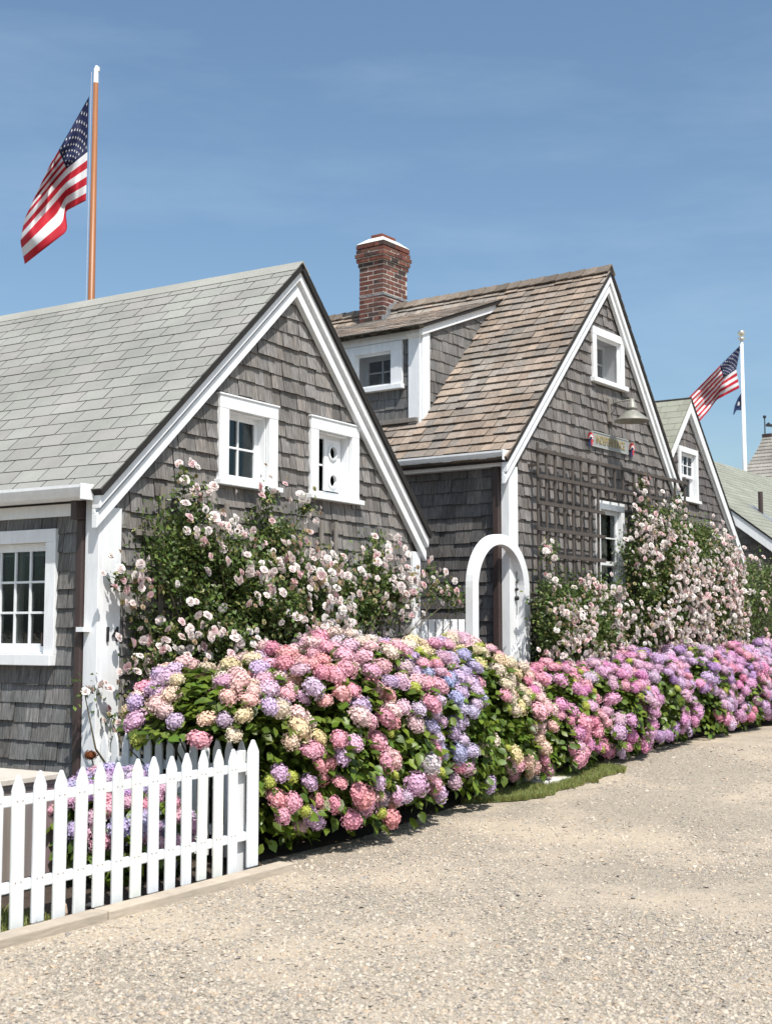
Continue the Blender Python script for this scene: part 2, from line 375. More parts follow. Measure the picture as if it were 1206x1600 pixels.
def gravel_mat():
    m = bpy.data.materials.new('gravel'); m.use_nodes = True; t = m.node_tree; p = t.nodes['Principled BSDF']; N = t.nodes.new; l = t.links.new
    geo = N('ShaderNodeNewGeometry'); v = N('ShaderNodeTexVoronoi'); v.inputs['Scale'].default_value = 75
    v2 = N('ShaderNodeTexVoronoi'); v2.inputs['Scale'].default_value = 130
    l(geo.outputs['Position'], v.inputs['Vector']); l(geo.outputs['Position'], v2.inputs['Vector'])
    sep = N('ShaderNodeSeparateColor'); l(v.outputs['Color'], sep.inputs[0])
    rp = N('ShaderNodeValToRGB'); e = rp.color_ramp.elements; e[0].position = 0; e[0].color = (.16, .145, .13, 1); e[1].position = 1; e[1].color = (.50, .44, .355, 1)
    for pos, c in ((.15, (.34, .295, .24, 1)), (.5, (.42, .36, .285, 1)), (.8, (.46, .40, .32, 1))):
        k = e.new(pos); k.color = c
    l(sep.outputs[0], rp.inputs[0])
    n1 = N('ShaderNodeTexNoise'); n1.inputs['Scale'].default_value = .55; n1.inputs['Detail'].default_value = 6; n1.inputs['Roughness'].default_value = .62
    l(geo.outputs['Position'], n1.inputs['Vector'])
    sr = N('ShaderNodeMapRange'); sr.inputs[1].default_value = .47; sr.inputs[2].default_value = .62; sr.inputs[4].default_value = .85; l(n1.outputs['Fac'], sr.inputs[0])
    n2 = N('ShaderNodeTexNoise'); n2.inputs['Scale'].default_value = 260; n2.inputs['Detail'].default_value = 3; l(geo.outputs['Position'], n2.inputs['Vector'])
    sand = N('ShaderNodeMixRGB'); sand.inputs[1].default_value = (.40, .325, .24, 1); sand.inputs[2].default_value = (.54, .455, .35, 1); l(n2.outputs['Fac'], sand.inputs[0])
    mx = N('ShaderNodeMixRGB'); l(sr.outputs[0], mx.inputs[0]); l(rp.outputs[0], mx.inputs[1]); l(sand.outputs[0], mx.inputs[2])
    n3 = N('ShaderNodeTexNoise'); n3.inputs['Scale'].default_value = .35; n3.inputs['Detail'].default_value = 4; l(geo.outputs['Position'], n3.inputs['Vector'])
    m3 = N('ShaderNodeMapRange'); m3.inputs[1].default_value = .3; m3.inputs[2].default_value = .7; m3.inputs[3].default_value = .86; m3.inputs[4].default_value = 1.01; l(n3.outputs['Fac'], m3.inputs[0])
    mm = N('ShaderNodeMixRGB'); mm.blend_type = 'MULTIPLY'; mm.inputs[0].default_value = 1; l(mx.outputs[0], mm.inputs[1]); l(m3.outputs[0], mm.inputs[2])
    l(mm.outputs[0], p.inputs['Base Color']); p.inputs['Roughness'].default_value = .9; p.inputs['Specular IOR Level'].default_value = .2
    h = N('ShaderNodeMath'); h.operation = 'ADD'; l(v.outputs['Distance'], h.inputs[0]); l(v2.outputs['Distance'], h.inputs[1])
    inv = N('ShaderNodeMath'); inv.operation = 'MULTIPLY'; inv.inputs[1].default_value = -1; l(h.outputs[0], inv.inputs[0])
    st = N('ShaderNodeMapRange'); st.inputs[3].default_value = .75; st.inputs[4].default_value = .15; l(sr.outputs[0], st.inputs[0])
    bp = N('ShaderNodeBump'); bp.inputs['Distance'].default_value = .012; l(st.outputs[0], bp.inputs['Strength']); l(inv.outputs[0], bp.inputs['Height']); l(bp.outputs[0], p.inputs['Normal'])
    return m
GRAVEL = gravel_mat()
xs = [-600, -100, -30] + list(np.arange(-12, 24.1, 1.5)) + [60, 200, 900]
ys = [-60, -10, 0, 3] + list(np.arange(4, 20, .5)) + [24, 40, 100, 400, 1400]
sheet('gravel_road', GRAVEL, xs, ys, 0)

H1O, H1A = (-2.13443, 9.6), R(58.4187)
H2O, H2A = (1.37247, 14.5), R(53.94)
H3O, H3A = (3.4115, 18.829), R(56.4137)
H4O, H4A = (7.3021, 28.0), R(55.4447)
def W2(O, A, a, b): return (O[0] + a * math.cos(A) - b * math.sin(A), O[1] + a * math.sin(A) + b * math.cos(A))
def h1(a, b): return W2(H1O, H1A, a, b)
def h2(a, b): return W2(H2O, H2A, a, b)
def strip(name, mat, pairs, dz, kind='structure'):
    """ground-hugging ribbon from matching outer and inner points, subdivided across"""
    vs = []; nacc = 6
    for (o, i) in pairs:
        for k in range(nacc + 1):
            t = k / nacc; x = o[0] + (i[0] - o[0]) * t; y = o[1] + (i[1] - o[1]) * t; vs.append((x, y, gz(y) + dz))
    q = nacc + 1
    fs = [(j * q + i, j * q + i + 1, (j + 1) * q + i + 1, (j + 1) * q + i) for j in range(len(pairs) - 1) for i in range(nacc)]
    o = link(name, mk(name, vs, fs, mat, smooth=True)); o['kind'] = kind; return o
def dens(P, n=4):
    out = []
    for k in range(len(P) - 1):
        for i in range(n): out.append(tuple((P[k][j][0] * (1 - i / n) + P[k + 1][j][0] * i / n, P[k][j][1] * (1 - i / n) + P[k + 1][j][1] * i / n) for j in (0, 1)))
    out.append(P[-1]); return out
bed = dens([(h1(-6, -1.56), h1(-6, 1)), (h1(-1.0, -1.56), h1(-1.0, 1)), (h1(0, -1.56), h1(0, 1)), (h1(.3, -1.30), h1(.3, 1)), (h1(1.5, -1.36), h1(1.5, 1)), (h1(3.3, -1.3), h1(3.3, 1)), (h2(-1.6, -1.0), h2(-1.6, 1)), (h2(0.5, -1.05), h2(0.5, 1)), (h2(3.5, -.98), h2(3.5, 1)), (h2(12, -.95), h2(12, 1)), (h2(30, -.95), h2(30, 1))])
strip('garden_bed', SOIL, bed, .004)
GRASSM = M('grass_ground', (.10, .14, .035), .95, (40, 40, 40), .35, (4, 4, 4), .25, bump=.6, bscale=(80, 80, 80))
lawn = dens([(h1(-7, -1.52), h1(-7, -.3)), (h1(-2.6, -1.52), h1(-2.6, -.3)), (h1(-1.85, -1.52), h1(-1.85, -.6))])
strip('lawn', GRASSM, lawn, .010)
verge = dens([((1.12, 11.78), h1(3.2, -1.3)), ((1.4, 12.02), h2(-2.0, -1.0)), ((1.75, 12.45), h2(-1.4, -1.0)), ((2.1, 12.95), h2(-.6, -1.05)), ((2.45, 13.5), h2(-.1, -1.15))])
verge = [((o[0] + .09 * mnoise.noise(Vector((o[0] * 4, o[1] * 4, 1))), o[1] + .10 * mnoise.noise(Vector((o[0] * 4, o[1] * 4, 8)))), i) for o, i in verge]
strip('grass_verge', M('verge_ground', (.17, .17, .085), .95, (30, 30, 30), .45, (5, 5, 5), .35, bump=.6, bscale=(80, 80, 80)), verge, .006)

def np_xform(tmpl, pos, xax, yax, zax, size):
    """instances of template verts -> (N*k,3)"""
    t = np.asarray(tmpl, dtype=np.float64)
    out = pos[:, None, :] + size[:, None, None] * (t[None, :, 0:1] * xax[:, None, :] + t[None, :, 1:2] * yax[:, None, :] + t[None, :, 2:3] * zax[:, None, :])
    return out.reshape(-1, 3)
def norm(a): return a / np.maximum(np.linalg.norm(a, axis=1, keepdims=True), 1e-9)
def basis(n, g=None):
    g = rng if g is None else g
    r = g.normal(size=n.shape); y = norm(r - (r * n).sum(1, keepdims=True) * n); x = np.cross(y, n); return x, y

# loose stones on the road: one mesh, larger ones near
def pebbles():
    N = 130000
    Y = 4.9 + 10.5 * rng.random(N) ** 1.5; X = (rng.random(N) * 1.3 - .58) * Y * .72
    # keep only the road side of the beds
    ok = np.ones(N, bool)
    def side(O, A, X, Y): return -(X - O[0]) * math.sin(A) + (Y - O[1]) * math.cos(A)
    def along(O, A, X, Y): return (X - O[0]) * math.cos(A) + (Y - O[1]) * math.sin(A)
    b1 = side(H1O, H1A, X, Y); b2 = side(H2O, H2A, X, Y); a2 = along(H2O, H2A, X, Y)
    a1 = along(H1O, H1A, X, Y); ok &= b1 < np.where(a1 > .15, -1.36, -1.71) - .05 * rng.random(N); ok &= b2 < -1.02 + .10 * rng.random(N)
    ok &= ~((Y > 11.8) & (Y < 14.0) & (X < 1.15 + (Y - 11.85) * .76))
    X, Y = X[ok], Y[ok]
    pn = np.array([mnoise.noise(Vector((x * .55, y * .55, 3))) for x, y in zip(X, Y)])
    keep = (pn < .10) | (rng.random(len(X)) < .34); X, Y = X[keep], Y[keep]; n = len(X)
    g = np.clip((Y - 9.5) / 7, 0, 1); Z = .27 * g * g * (3 - 2 * g)
    sz = np.clip(rng.lognormal(math.log(.0058), .38, n), .003, .018)
    octa = np.array([(1, 0, 0), (0, 1, 0), (-1, 0, 0), (0, -1, 0), (0, 0, .75), (.55, .6, .42), (-.6, .5, .4), (0, -.65, .45)], float)
    zx = norm(np.c_[rng.normal(size=(n, 2)) * .25, np.ones(n)]); xx, yy = basis(zx)
    xx = xx * (1 + rng.random((n, 1)) * .7)
    V = np_xform(octa, np.c_[X, Y, Z + sz * .10], xx, yy, zx, sz)
    F = np.array([(0, 1, 5), (1, 2, 6), (2, 3, 7), (3, 0, 7), (0, 5, 4), (5, 1, 4), (1, 6, 4), (6, 2, 4), (2, 7, 4), (7, 0, 4)])
    F = (F[None] + 8 * np.arange(n)[:, None, None]).reshape(-1, 3)
    pal = np.array([(.43, .375, .305), (.47, .41, .335), (.36, .315, .26), (.22, .21, .205), (.45, .35, .25), (.50, .445, .375), (.10, .09, .085), (.38, .27, .18)])
    c = pal[rng.choice(len(pal), n, p=[.25, .17, .17, .12, .12, .07, .04, .06])] * .72 + np.array([(.41, .355, .29)]) * .28; c = c * (.80 + .34 * rng.random((n, 1)))
    me = mk('pebbles', V, F, M('pebble', (1, 1, 1), .85, spec=.25), np.repeat(c, 8, 0))
    tag(link('pebbles', me), 'loose tan and grey gravel stones scattered over the sandy road', 'gravel', kind='stuff')
pebbles()

def grass_blades(name, pts, hgt, label):
    n = len(pts); pts = np.array(pts); ang = rng.random(n) * 6.283; lean = rng.normal(size=(n, 2)) * .35
    h = hgt * (.5 + rng.random(n)); w = .003 + .002 * rng.random(n)
    dx = np.c_[np.cos(ang), np.sin(ang), np.zeros(n)] * w[:, None]
    tip = pts + np.c_[lean * h[:, None], h]
    V = np.stack([pts - dx, pts + dx, tip], 1).reshape(-1, 3); F = np.arange(3 * n).reshape(-1, 3)
    c = np.array([(.22, .28, .09)]) * (.6 + .8 * rng.random((n, 1))) * np.c_[.9 + .5 * rng.random(n), np.ones(n), np.ones(n)]
    tag(link(name, mk(name, V, F, LEAFM, np.repeat(c, 3, 0))), label, 'grass', kind='stuff')
pts = []
for _ in range(26000):
    a = random.uniform(-4.2, -1.8); b = random.uniform(-1.50, -.3); x, y = h1(a, b); pts.append((x, y, gz(y) + .01))
grass_blades('lawn_grass', pts, .045, 'short green lawn grass behind the white picket fence')
pts = []
for _ in range(34000):
    k = random.randrange(len(verge) - 1); t = random.random(); s = random.random() ** 1.3
    o = [verge[k][0][j] * (1 - t) + verge[k + 1][0][j] * t for j in (0, 1)]; i = [verge[k][1][j] * (1 - t) + verge[k + 1][1][j] * t for j in (0, 1)]
    s -= .05 + .12 * mnoise.noise(Vector((o[0] * 7, o[1] * 7, 0))); 
    if mnoise.noise(Vector((o[0] * 9 + s * 3, o[1] * 9, 4))) < -.12: continue
    x = o[0] + (i[0] - o[0]) * s; y = o[1] + (i[1] - o[1]) * s; pts.append((x, y, gz(y) + .008))
grass_blades('verge_grass', pts, .04, 'green grass verge between the gravel road and the pink hydrangeas')

# ------------------------------------------------------------------ cottage with the grey shingled roof (house 14)
c1 = empty('shingled_cottage', *H1O, 0, H1A)
tag(c1, 'nearest grey shingled cottage with pale green-grey roof, number 14 on its white corner board', 'house')
W1 = c1.matrix_basis.copy()
G = gable_frame()
AP1 = (2.39, 4.94); EL1 = (-.11, 2.65); ER1 = (4.75, 2.625)
mL = (AP1[1] - EL1[1]) / (AP1[0] - EL1[0]); mR = (AP1[1] - ER1[1]) / (ER1[0] - AP1[0])
win1 = (1.475, 2.045, 2.86, 3.47); win2 = (2.81, 3.38, 2.86, 3.47)
gp = [(0.0, 0), (4.70, 0), (4.70, AP1[1] - .1 - mR * (4.70 - AP1[0])), (AP1[0], AP1[1] - .10), (0.0, AP1[1] - .10 - mL * AP1[0])]
hp = lambda w: [(w[0], w[2]), (w[0], w[3]), (w[1], w[3]), (w[1], w[2])]
gw = plate('gable_wall', gp, [hp(win1), hp(win2)], .12, BACK, c1, G)
sp_ = [(.15, .3), (4.58, .3), (4.58, AP1[1] - .12 - mR * (4.58 - AP1[0])), (AP1[0], AP1[1] - .12), (.15, AP1[1] - .12 - mL * (AP1[0] - .15))]
# open rose polygon is dense below this line; pieces above it show most
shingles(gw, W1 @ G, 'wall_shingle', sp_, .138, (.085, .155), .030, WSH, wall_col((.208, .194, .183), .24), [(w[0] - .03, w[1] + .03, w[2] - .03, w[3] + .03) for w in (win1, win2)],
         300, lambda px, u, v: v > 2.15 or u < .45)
window(c1, G, *win1, cas=(.125, .125, .11), nx=2, ny=2, recess=.115, sillw=.03, sill=.045, sashw=.045, label='small four-pane window in deep white surround, left of the two in the gable')
w2o = window(c1, G, *win2, cas=(.125, .125, .11), nx=2, ny=2, recess=.115, sillw=.04, sill=.045, sashw=.035, label='small gable window half covered by a white board with two round portholes')
SCREEN = bpy.data.materials.new('insect_screen'); SCREEN.use_nodes = True
_t = SCREEN.node_tree; _t.nodes.clear(); _o = _t.nodes.new('ShaderNodeOutputMaterial'); _d = _t.nodes.new('ShaderNodeBsdfDiffuse'); _d.inputs[0].default_value = (.10, .105, .11, 1)
_r = _t.nodes.new('ShaderNodeBsdfTransparent'); _m = _t.nodes.new('ShaderNodeMixShader'); _m.inputs[0].default_value = .28
_t.links.new(_r.outputs[0], _m.inputs[1]); _t.links.new(_d.outputs[0], _m.inputs[2]); _t.links.new(_m.outputs[0], _o.inputs[0])
def screen(w, u0, u1, v0, v1):
    MB().box(u0 + .012, u1 - .012, v0 + .014, v1 - .012, -.012, -.010).build('insect_screen', SCREEN, w)
    MB().box(u0, u0 + .03, v0, v1, -.02, .006).box(u1 - .03, u1, v0, v1, -.02, .006).box(u0 + .03, u1 - .03, v0, v0 + .03, -.02, .006).box(u0 + .03, u1 - .03, v1 - .03, v1, -.02, .006).build('screen_frame', WHITE, w, bevel=.002)
# porthole board
hb = [[(x + .062 * math.cos(t * math.pi / 10), y + .062 * math.sin(t * math.pi / 10)) for t in range(20)] for x, y in ((3.19, 3.30), (3.19, 3.03))]
pb = plate('porthole_board', [(3.055, 2.93), (3.33, 2.93), (3.33, 3.425), (3.055, 3.425)], hb, .016, WHITE, w2o, Matrix.Translation((0, 0, -.064)))
for x, y in ((3.19, 3.30), (3.19, 3.03)):
    k = MB()
    n = 24; ro, ri = .075, .058
    vs = []
    for j in range(n):
        c_, s_ = math.cos(2 * math.pi * j / n), math.sin(2 * math.pi * j / n)
        vs += [(x + ro * c_, y + ro * s_, -.063), (x + ro * c_, y + ro * s_, -.050), (x + ri * c_, y + ri * s_, -.046), (x + ri * c_, y + ri * s_, -.080)]
    fs = [(4 * j + q, 4 * ((j + 1) % n) + q, 4 * ((j + 1) % n) + q + 1, 4 * j + q + 1) for j in range(n) for q in range(3)]
    k.add(vs, fs).build('porthole_ring', WHITE, w2o, smooth=False)
# side wall (faces the camera's left)
SF = side_frame(0.0)
win3 = (-1.62, -.505, 1.42, 2.27)
LEN1 = 7.5
sw = plate('side_wall', [(-LEN1, 0), (0, 0), (0, 2.62), (-LEN1, 2.62)], [hp(win3)], .12, BACK, c1, SF)
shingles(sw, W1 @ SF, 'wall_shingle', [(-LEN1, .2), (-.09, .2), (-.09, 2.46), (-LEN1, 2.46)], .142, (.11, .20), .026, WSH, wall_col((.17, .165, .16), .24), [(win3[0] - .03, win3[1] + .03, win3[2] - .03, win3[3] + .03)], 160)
w3 = window(c1, SF, *win3, cas=(.105, .105, .10), nx=6, ny=3, recess=.05, sill=.085, sillw=.0, sashw=.05, cap=False, curtain=[(.0, .22, 0, 1), (.50, .58, 0, 1)], label='white casement window with small panes in the side wall')
MB().box(-.562, -.552, 2.06, 2.16, -.012, .012).build('hinge', BLACKM, w3); MB().box(-.565, -.555, 1.48, 1.58, -.012, .012).build('hinge', BROWN, w3)
MB().box(-LEN1, -.20, 2.46, 2.555, 0, .03).build('frieze_board', WHITE, c1, SF, bevel=.004)
MB().box(-LEN1, 0, 2.60, 2.64, 0, .12).build('soffit', WHITE, c1, SF)
plate('back_wall', [(0.0, 0), (4.70, 0), (4.70, 2.5), (2.39, 4.8), (0, 2.5)], [], .1, BACK, c1, gable_frame(LEN1))
plate('far_wall', [(0, 0), (LEN1, 0), (LEN1, 2.55), (0, 2.55)], [], .1, WSH, c1, far_frame(4.70))
# corner boards
MB().box(0, .198, 0, 2.52, 0, .042).box(-.0, .030, 0, 2.55, -.10, -.001).build('corner_board', WHITE, c1, G, bevel=.004)
MB().box(-.095, .042, 0, 2.60, 0, .043).build('corner_board', WHITE, c1, SF, bevel=.004)
MB().box(4.545, 4.70, 0, 2.42, 0, .042).build('corner_board', WHITE, c1, G, bevel=.004)
# rakes
for nm, p in (('left', (EL1, AP1)), ('right', (ER1, AP1))):
    r1 = rake(c1, G, 'rake_board', p, .03, .155, .03, .115); r2 = rake(c1, G, 'rake_moulding', p, .158, .195, .03, .062); r3 = rake(c1, G, 'rake_board', p, .197, .30, .03, .085)
gutter(c1, -.115, -.04, LEN1, 2.665)
# downspout
ds = MB().box(-.075, -.02, .100, .158, .05, 2.42).box(-.14, -.02, .100, .158, 2.42, 2.58).build('downspout', BROWN, c1, bevel=.008)
MB().box(-.115, -.022, .03, .10, 1.59, 1.625).build('bracket', WHITE, ds); 
# roof
lenL = math.hypot(AP1[0] - EL1[0], AP1[1] - EL1[1]); lenR = math.hypot(AP1[0] - ER1[0], AP1[1] - ER1[1])
SLm = slope_left(EL1[0] - .03, EL1[1] - .03 * mL, mL); SRm = slope_right(ER1[0] + .03, ER1[1] - .03 * mR, mR)
rl = slab('roof', c1, SLm, -LEN1, .145, lenL + .045, .045)
def ash_col(u, v, row):
    k = random.uniform(.94, 1.06) * (1 + .12 * mnoise.noise(Vector((u * .8, v * 1.3, 5))))
    g = random.uniform(-.02, .02)
    return (.290 * k, .288 * k * (1 + g), .268 * k)
shingles(rl, W1 @ SLm, 'roof_shingle', [(-LEN1, 0), (.15, 0), (.15, lenL + .03), (-LEN1, lenL + .03)], (lenL + .03) / 20.3, (.298, .312), .014, ASH, ash_col, limit=300, gap=.010, over=1.12, topf=.55, stagger=.155, jit=.0012, zoff=.001)
rr = slab('roof', c1, SRm, -.145, LEN1, lenR + .045, .045)
shingles(rr, W1 @ SRm, 'roof_shingle', [(-.15, 0), (LEN1, 0), (LEN1, lenR + .03), (-.15, lenR + .03)], .17, (.6, .62), .0065, ASH, ash_col, limit=0, stagger=.15, zoff=.001)
rc = MB().box(-LEN1, .15, lenL - .10, lenL + .055, .004, .018, (.33, .33, .30)).build('ridge_cap', ASH, c1, SLm)
MB().box(-.15, LEN1, lenR - .10, lenR + .055, .004, .018, (.33, .33, .30)).build('ridge_cap', ASH, c1, SRm)
# house number
def text_mesh(body, size, ext, mat, parent, m4, name, sx=1.0, sp=1.0):
    cu = bpy.data.curves.new('t', 'FONT'); cu.body = body; cu.size = size; cu.extrude = ext; cu.align_x = 'CENTER'; cu.align_y = 'CENTER'; cu.resolution_u = 3; cu.space_character = sp
    cu.offset = size * .012
    o = bpy.data.objects.new('t', cu); COL.objects.link(o); dg = bpy.context.evaluated_depsgraph_get(); me = bpy.data.meshes.new_from_object(o.evaluated_get(dg))
    bpy.data.objects.remove(o); at = me.attributes.new('tint', 'FLOAT_COLOR', 'POINT'); at.data.foreach_set('color', np.ones(len(me.vertices) * 4, dtype=np.float32))
    me.materials.clear(); me.materials.append(mat); return link(name, me, parent, m4 @ Matrix.Diagonal((sx, 1, 1, 1)))
for ch, x in (('1', .06), ('4', .145)): text_mesh(ch, .155, .006, BLACKM, c1, G @ Matrix.Translation((x, 1.565, .052)), 'house_number', sx=.95)

# trellis strips on the gable behind the roses
def trellis(name, m4, parent_m, bars, mat, label, zr, grp=None, cat='trellis'):
    t = bpy.data.objects.new(name, None); COL.objects.link(t); t.matrix_basis = parent_m @ m4
    tag(t, label, cat, grp)
    for (x0, x1, y0, y1, z0, z1) in bars: MB().box(x0, x1, y0, y1, z0, z1).build('slat', mat, t, bevel=.002)
    return t
def bars_for(xs_, y0, y1, ys_, x0, x1, w=.045, z=.06):
    return [(x - w / 2, x + w / 2, y0, y1, z, z + .02) for x in xs_] + [(x0, x1, y - w / 2, y + w / 2, z - .022, z - .001) for y in ys_]
trellis('rose_trellis', G, W1, bars_for((.62,), .3, 2.72, (.8, 1.3, 1.8, 2.35), .35, .9), GREYWOOD, 'weathered grey trellis poking out of roses left of the four-pane gable window', .06, 'grey trellises on the near gable')
trellis('rose_trellis', G, W1, bars_for((1.22, 1.42), .3, 2.66, (.8, 1.4, 1.95), 1.08, 1.6), GREYWOOD, 'weathered grey trellis with two uprights directly below the four-pane gable window', .06, 'grey trellises on the near gable')
trellis('rose_trellis', G, W1, bars_for((1.86, ), .3, 2.74, (.9, 1.5, 2.1), 1.75, 2.15), GREYWOOD, 'weathered grey trellis upright between the two small gable windows', .06, 'grey trellises on the near gable')
trellis('rose_trellis', G, W1, bars_for((2.82, 3.06), .3, 2.62, (1.0, 1.7, 2.3), 2.7, 3.35), GREYWOOD, 'weathered grey trellis with two uprights below the porthole window', .06, 'grey trellises on the near gable')

# ------------------------------------------------------------------ cottage with the brown wood roof, dormer and chimney
c2 = empty('dormered_cottage', *H2O, 0, H2A)
tag(c2, 'middle shingled cottage with brown wood shingle roof, white dormer and brick chimney', 'house')
W_2 = c2.matrix_basis.copy()
AP2 = (2.48, 6.27); EL2 = (-.18, 3.53); ER2 = (4.62, 3.60)
m2L = (AP2[1] - EL2[1]) / (AP2[0] - EL2[0]); m2R = (AP2[1] - ER2[1]) / (ER2[0] - AP2[0])
uw = (2.17, 2.87, 4.80, 5.36); lw = (2.20, 2.80, 1.75, 3.13)
gp2 = [(0, 0), (4.50, 0), (4.50, AP2[1] - .1 - m2R * (4.50 - AP2[0])), (AP2[0], AP2[1] - .10), (0, AP2[1] - .10 - m2L * AP2[0])]
gw2 = plate('gable_wall', gp2, [hp(uw), hp(lw)], .12, BACK, c2, G)
sp2 = [(.12, .9), (4.42, .9), (4.42, AP2[1] - .12 - m2R * (4.42 - AP2[0])), (AP2[0], AP2[1] - .12), (.12, AP2[1] - .12 - m2L * (AP2[0] - .12))]
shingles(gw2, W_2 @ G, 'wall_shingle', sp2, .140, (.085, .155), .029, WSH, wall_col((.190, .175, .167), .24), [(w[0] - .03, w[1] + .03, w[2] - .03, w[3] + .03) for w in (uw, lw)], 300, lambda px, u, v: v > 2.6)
swn = window(c2, G, *uw, cas=(.10, .10, .10), nx=2, ny=2, recess=.22, sillw=.04, sill=.06, sashw=.05, cap=False, label='small recessed attic window below the gable peak'); screen(swn, *uw)
window(c2, G, *lw, cas=(.09, .09, .11), nx=1, ny=(2, 1), recess=.05, sillw=.03, sashw=.04, double=True, cap=False, curtain=[(.0, .35, .0, 1), (.6, 1, .0, 1)], label='tall sash window with net curtains among the roses')
LEN2 = 5.6
sw2 = plate('side_wall', [(-LEN2, 0), (0, 0), (0, 3.55), (-LEN2, 3.55)], [], .12, BACK, c2, SF)
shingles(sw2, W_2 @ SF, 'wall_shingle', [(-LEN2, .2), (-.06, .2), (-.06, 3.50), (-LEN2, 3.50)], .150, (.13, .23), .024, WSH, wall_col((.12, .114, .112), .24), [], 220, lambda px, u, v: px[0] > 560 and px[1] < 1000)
MB().box(0, .15, 0, 3.45, 0, .042).box(0, .03, 0, 3.45, -.10, -.001).build('corner_board', WHITE, c2, G, bevel=.004)
MB().box(-.065, .042, 0, 3.50, 0, .043).build('corner_board', WHITE, c2, SF, bevel=.004)
MB().box(4.40, 4.50, 0, 3.40, 0, .042).build('corner_board', WHITE, c2, G, bevel=.004)
ds2 = MB().box(-.10, -.035, .07, .145, .1, 3.50).build('downspout', BROWN, c2, bevel=.006)
MB().box(-.035, .045, .02, .15, 2.52, 2.55).build('bracket', BROWN, ds2)
MB().box(-LEN2, 0, 3.44, 3.50, 0, .13).build('soffit', WHITE, c2, SF)
gutter(c2, -.125, -.08, LEN2, 3.60)
for p in ((EL2, AP2), (ER2, AP2)):
    rake(c2, G, 'rake_board', p, .035, .17, .03, .10); rake(c2, G, 'rake_moulding', p, .172, .205, .03, .06); rake(c2, G, 'rake_board', p, .207, .30, .03, .078)
plate('back_wall', [(0, 0), (4.5, 0), (4.5, 3.6), (2.48, 6.1), (0, 3.5)], [], .1, WSH, c2, gable_frame(LEN2))
plate('far_wall', [(0, 0), (LEN2, 0), (LEN2, 3.6), (0, 3.6)], [], .1, BACK, c2, far_frame(4.50))
l2 = math.hypot(AP2[0] - EL2[0], AP2[1] - EL2[1]); r2 = math.hypot(AP2[0] - ER2[0], AP2[1] - ER2[1])
SL2 = slope_left(EL2[0] - .03, EL2[1] - .03 * m2L, m2L); SR2 = slope_right(ER2[0] + .03, ER2[1] - .03 * m2R, m2R)
rf2 = slab('roof', c2, SL2, -LEN2, .115, l2 + .045, .04)
def rs_col(u, v, row):
    k = random.uniform(.80, 1.18); t = mnoise.noise(Vector((u * 1.1, v * .35, 9))) + random.uniform(-.55, .55)
    warm = (.325, .256, .203); grey = (.245, .220, .196); f = min(1, max(0, .5 + t)); return tuple((a * f + b * (1 - f)) * k for a, b in zip(warm, grey))
DA, DB0, DB1 = .42, 1.47, 4.5            # dormer front plane, right and left ends
cth2 = math.cos(math.atan(m2L))
dva = (DA - SL2[0][3]) / cth2; dvb = (2.12 - SL2[0][3]) / cth2
shingles(rf2, W_2 @ SL2, 'roof_shingle', [(-LEN2, 0), (.12, 0), (.12, l2 + .03), (-LEN2, l2 + .03)], .153, (.10, .19), .032, RSH, rs_col, limit=300, gap=.004, over=1.3, topf=.1, jit=.004,
         skip=lambda u, v: u < -DB0 - .02 and dva + .01 < v < dvb - .05, prefer=lambda px, u, v: px[0] > 560 and u > -2.2)
rr2 = slab('roof', c2, SR2, -.115, LEN2, r2 + .045, .04)
shingles(rr2, W_2 @ SR2, 'roof_shingle', [(-.12, 0), (LEN2, 0), (LEN2, r2 + .03), (-.12, r2 + .03)], .153, (.14, .24), .02, RSH, rs_col, limit=0, over=1.3, topf=.1)
# woven ridge of lapped boards
b = -.12
rdg = MB().box(-.04, .04, -.12, LEN2, -.1, -.02).build('ridge', DARK, c2, Matrix.Translation((AP2[0], 0, AP2[1] + .03)))
while b < LEN2:
    w = random.uniform(.17, .21); k = random.uniform(.6, 1.15); col = (.23 * k, .19 * k, .155 * k)
    for sgn, mm in ((-1, m2L), (1, m2R)):
        c = 1 / math.hypot(1, mm); s_ = mm * c
        m4 = frame((AP2[0], b, AP2[1] + .05), (0, -sgn * -1 * -1, 0) if False else (0, 1, 0), (sgn * c, 0, -s_), (-s_ * sgn * -1 if False else s_ * sgn, 0, c))
        m4 = m4 @ Matrix.Rotation(0, 4, 'X')
        o = MB().add([(0, -.004, .024), (0, .15, .024), (w * 1.25, .15, .008), (w * 1.25, -.004, .008), (0, -.004, .006), (0, .15, .006), (w * 1.25, .15, -.008), (w * 1.25, -.004, -.008)],
                 [(0, 1, 2, 3), (7, 6, 5, 4), (0, 4, 5, 1), (1, 5, 6, 2), (2, 6, 7, 3), (3, 7, 4, 0)]).build('ridge_board', RSH, rdg, Matrix.Translation((-AP2[0], 0, -AP2[1] - .03)) @ m4, col)
    b += w
# dormer
DZ = AP2[1] - m2L * (AP2[0] - DA)        # main roof height at the dormer front
dor = empty('dormer', 0, 0); dor.parent = c2; dor.matrix_basis = Matrix.Identity(4)
DF = side_frame(DA)
mdr = .37; droof = lambda a: 5.20 + mdr * (a - .05)
dwin = (-2.46, -1.90, 4.65, 5.09)
df = plate('dormer_wall', [(-DB1, DZ - .05), (-DB0, DZ - .05), (-DB0, 5.30), (-DB1, 5.30)], [hp(dwin)], .1, BACK, c2, DF)
shingles(df, W_2 @ DF, 'wall_shingle', [(-DB1, DZ + .06), (-DB0 - .17, DZ + .06), (-DB0 - .17, 5.20), (-DB1, 5.20)], .135, (.11, .19), .015, WSH, wall_col((.16, .156, .152), .2), [(dwin[0] - .1, dwin[1] + .1, dwin[2] - .03, dwin[3] + .03)], 60, lambda px, u, v: px[0] > 520)
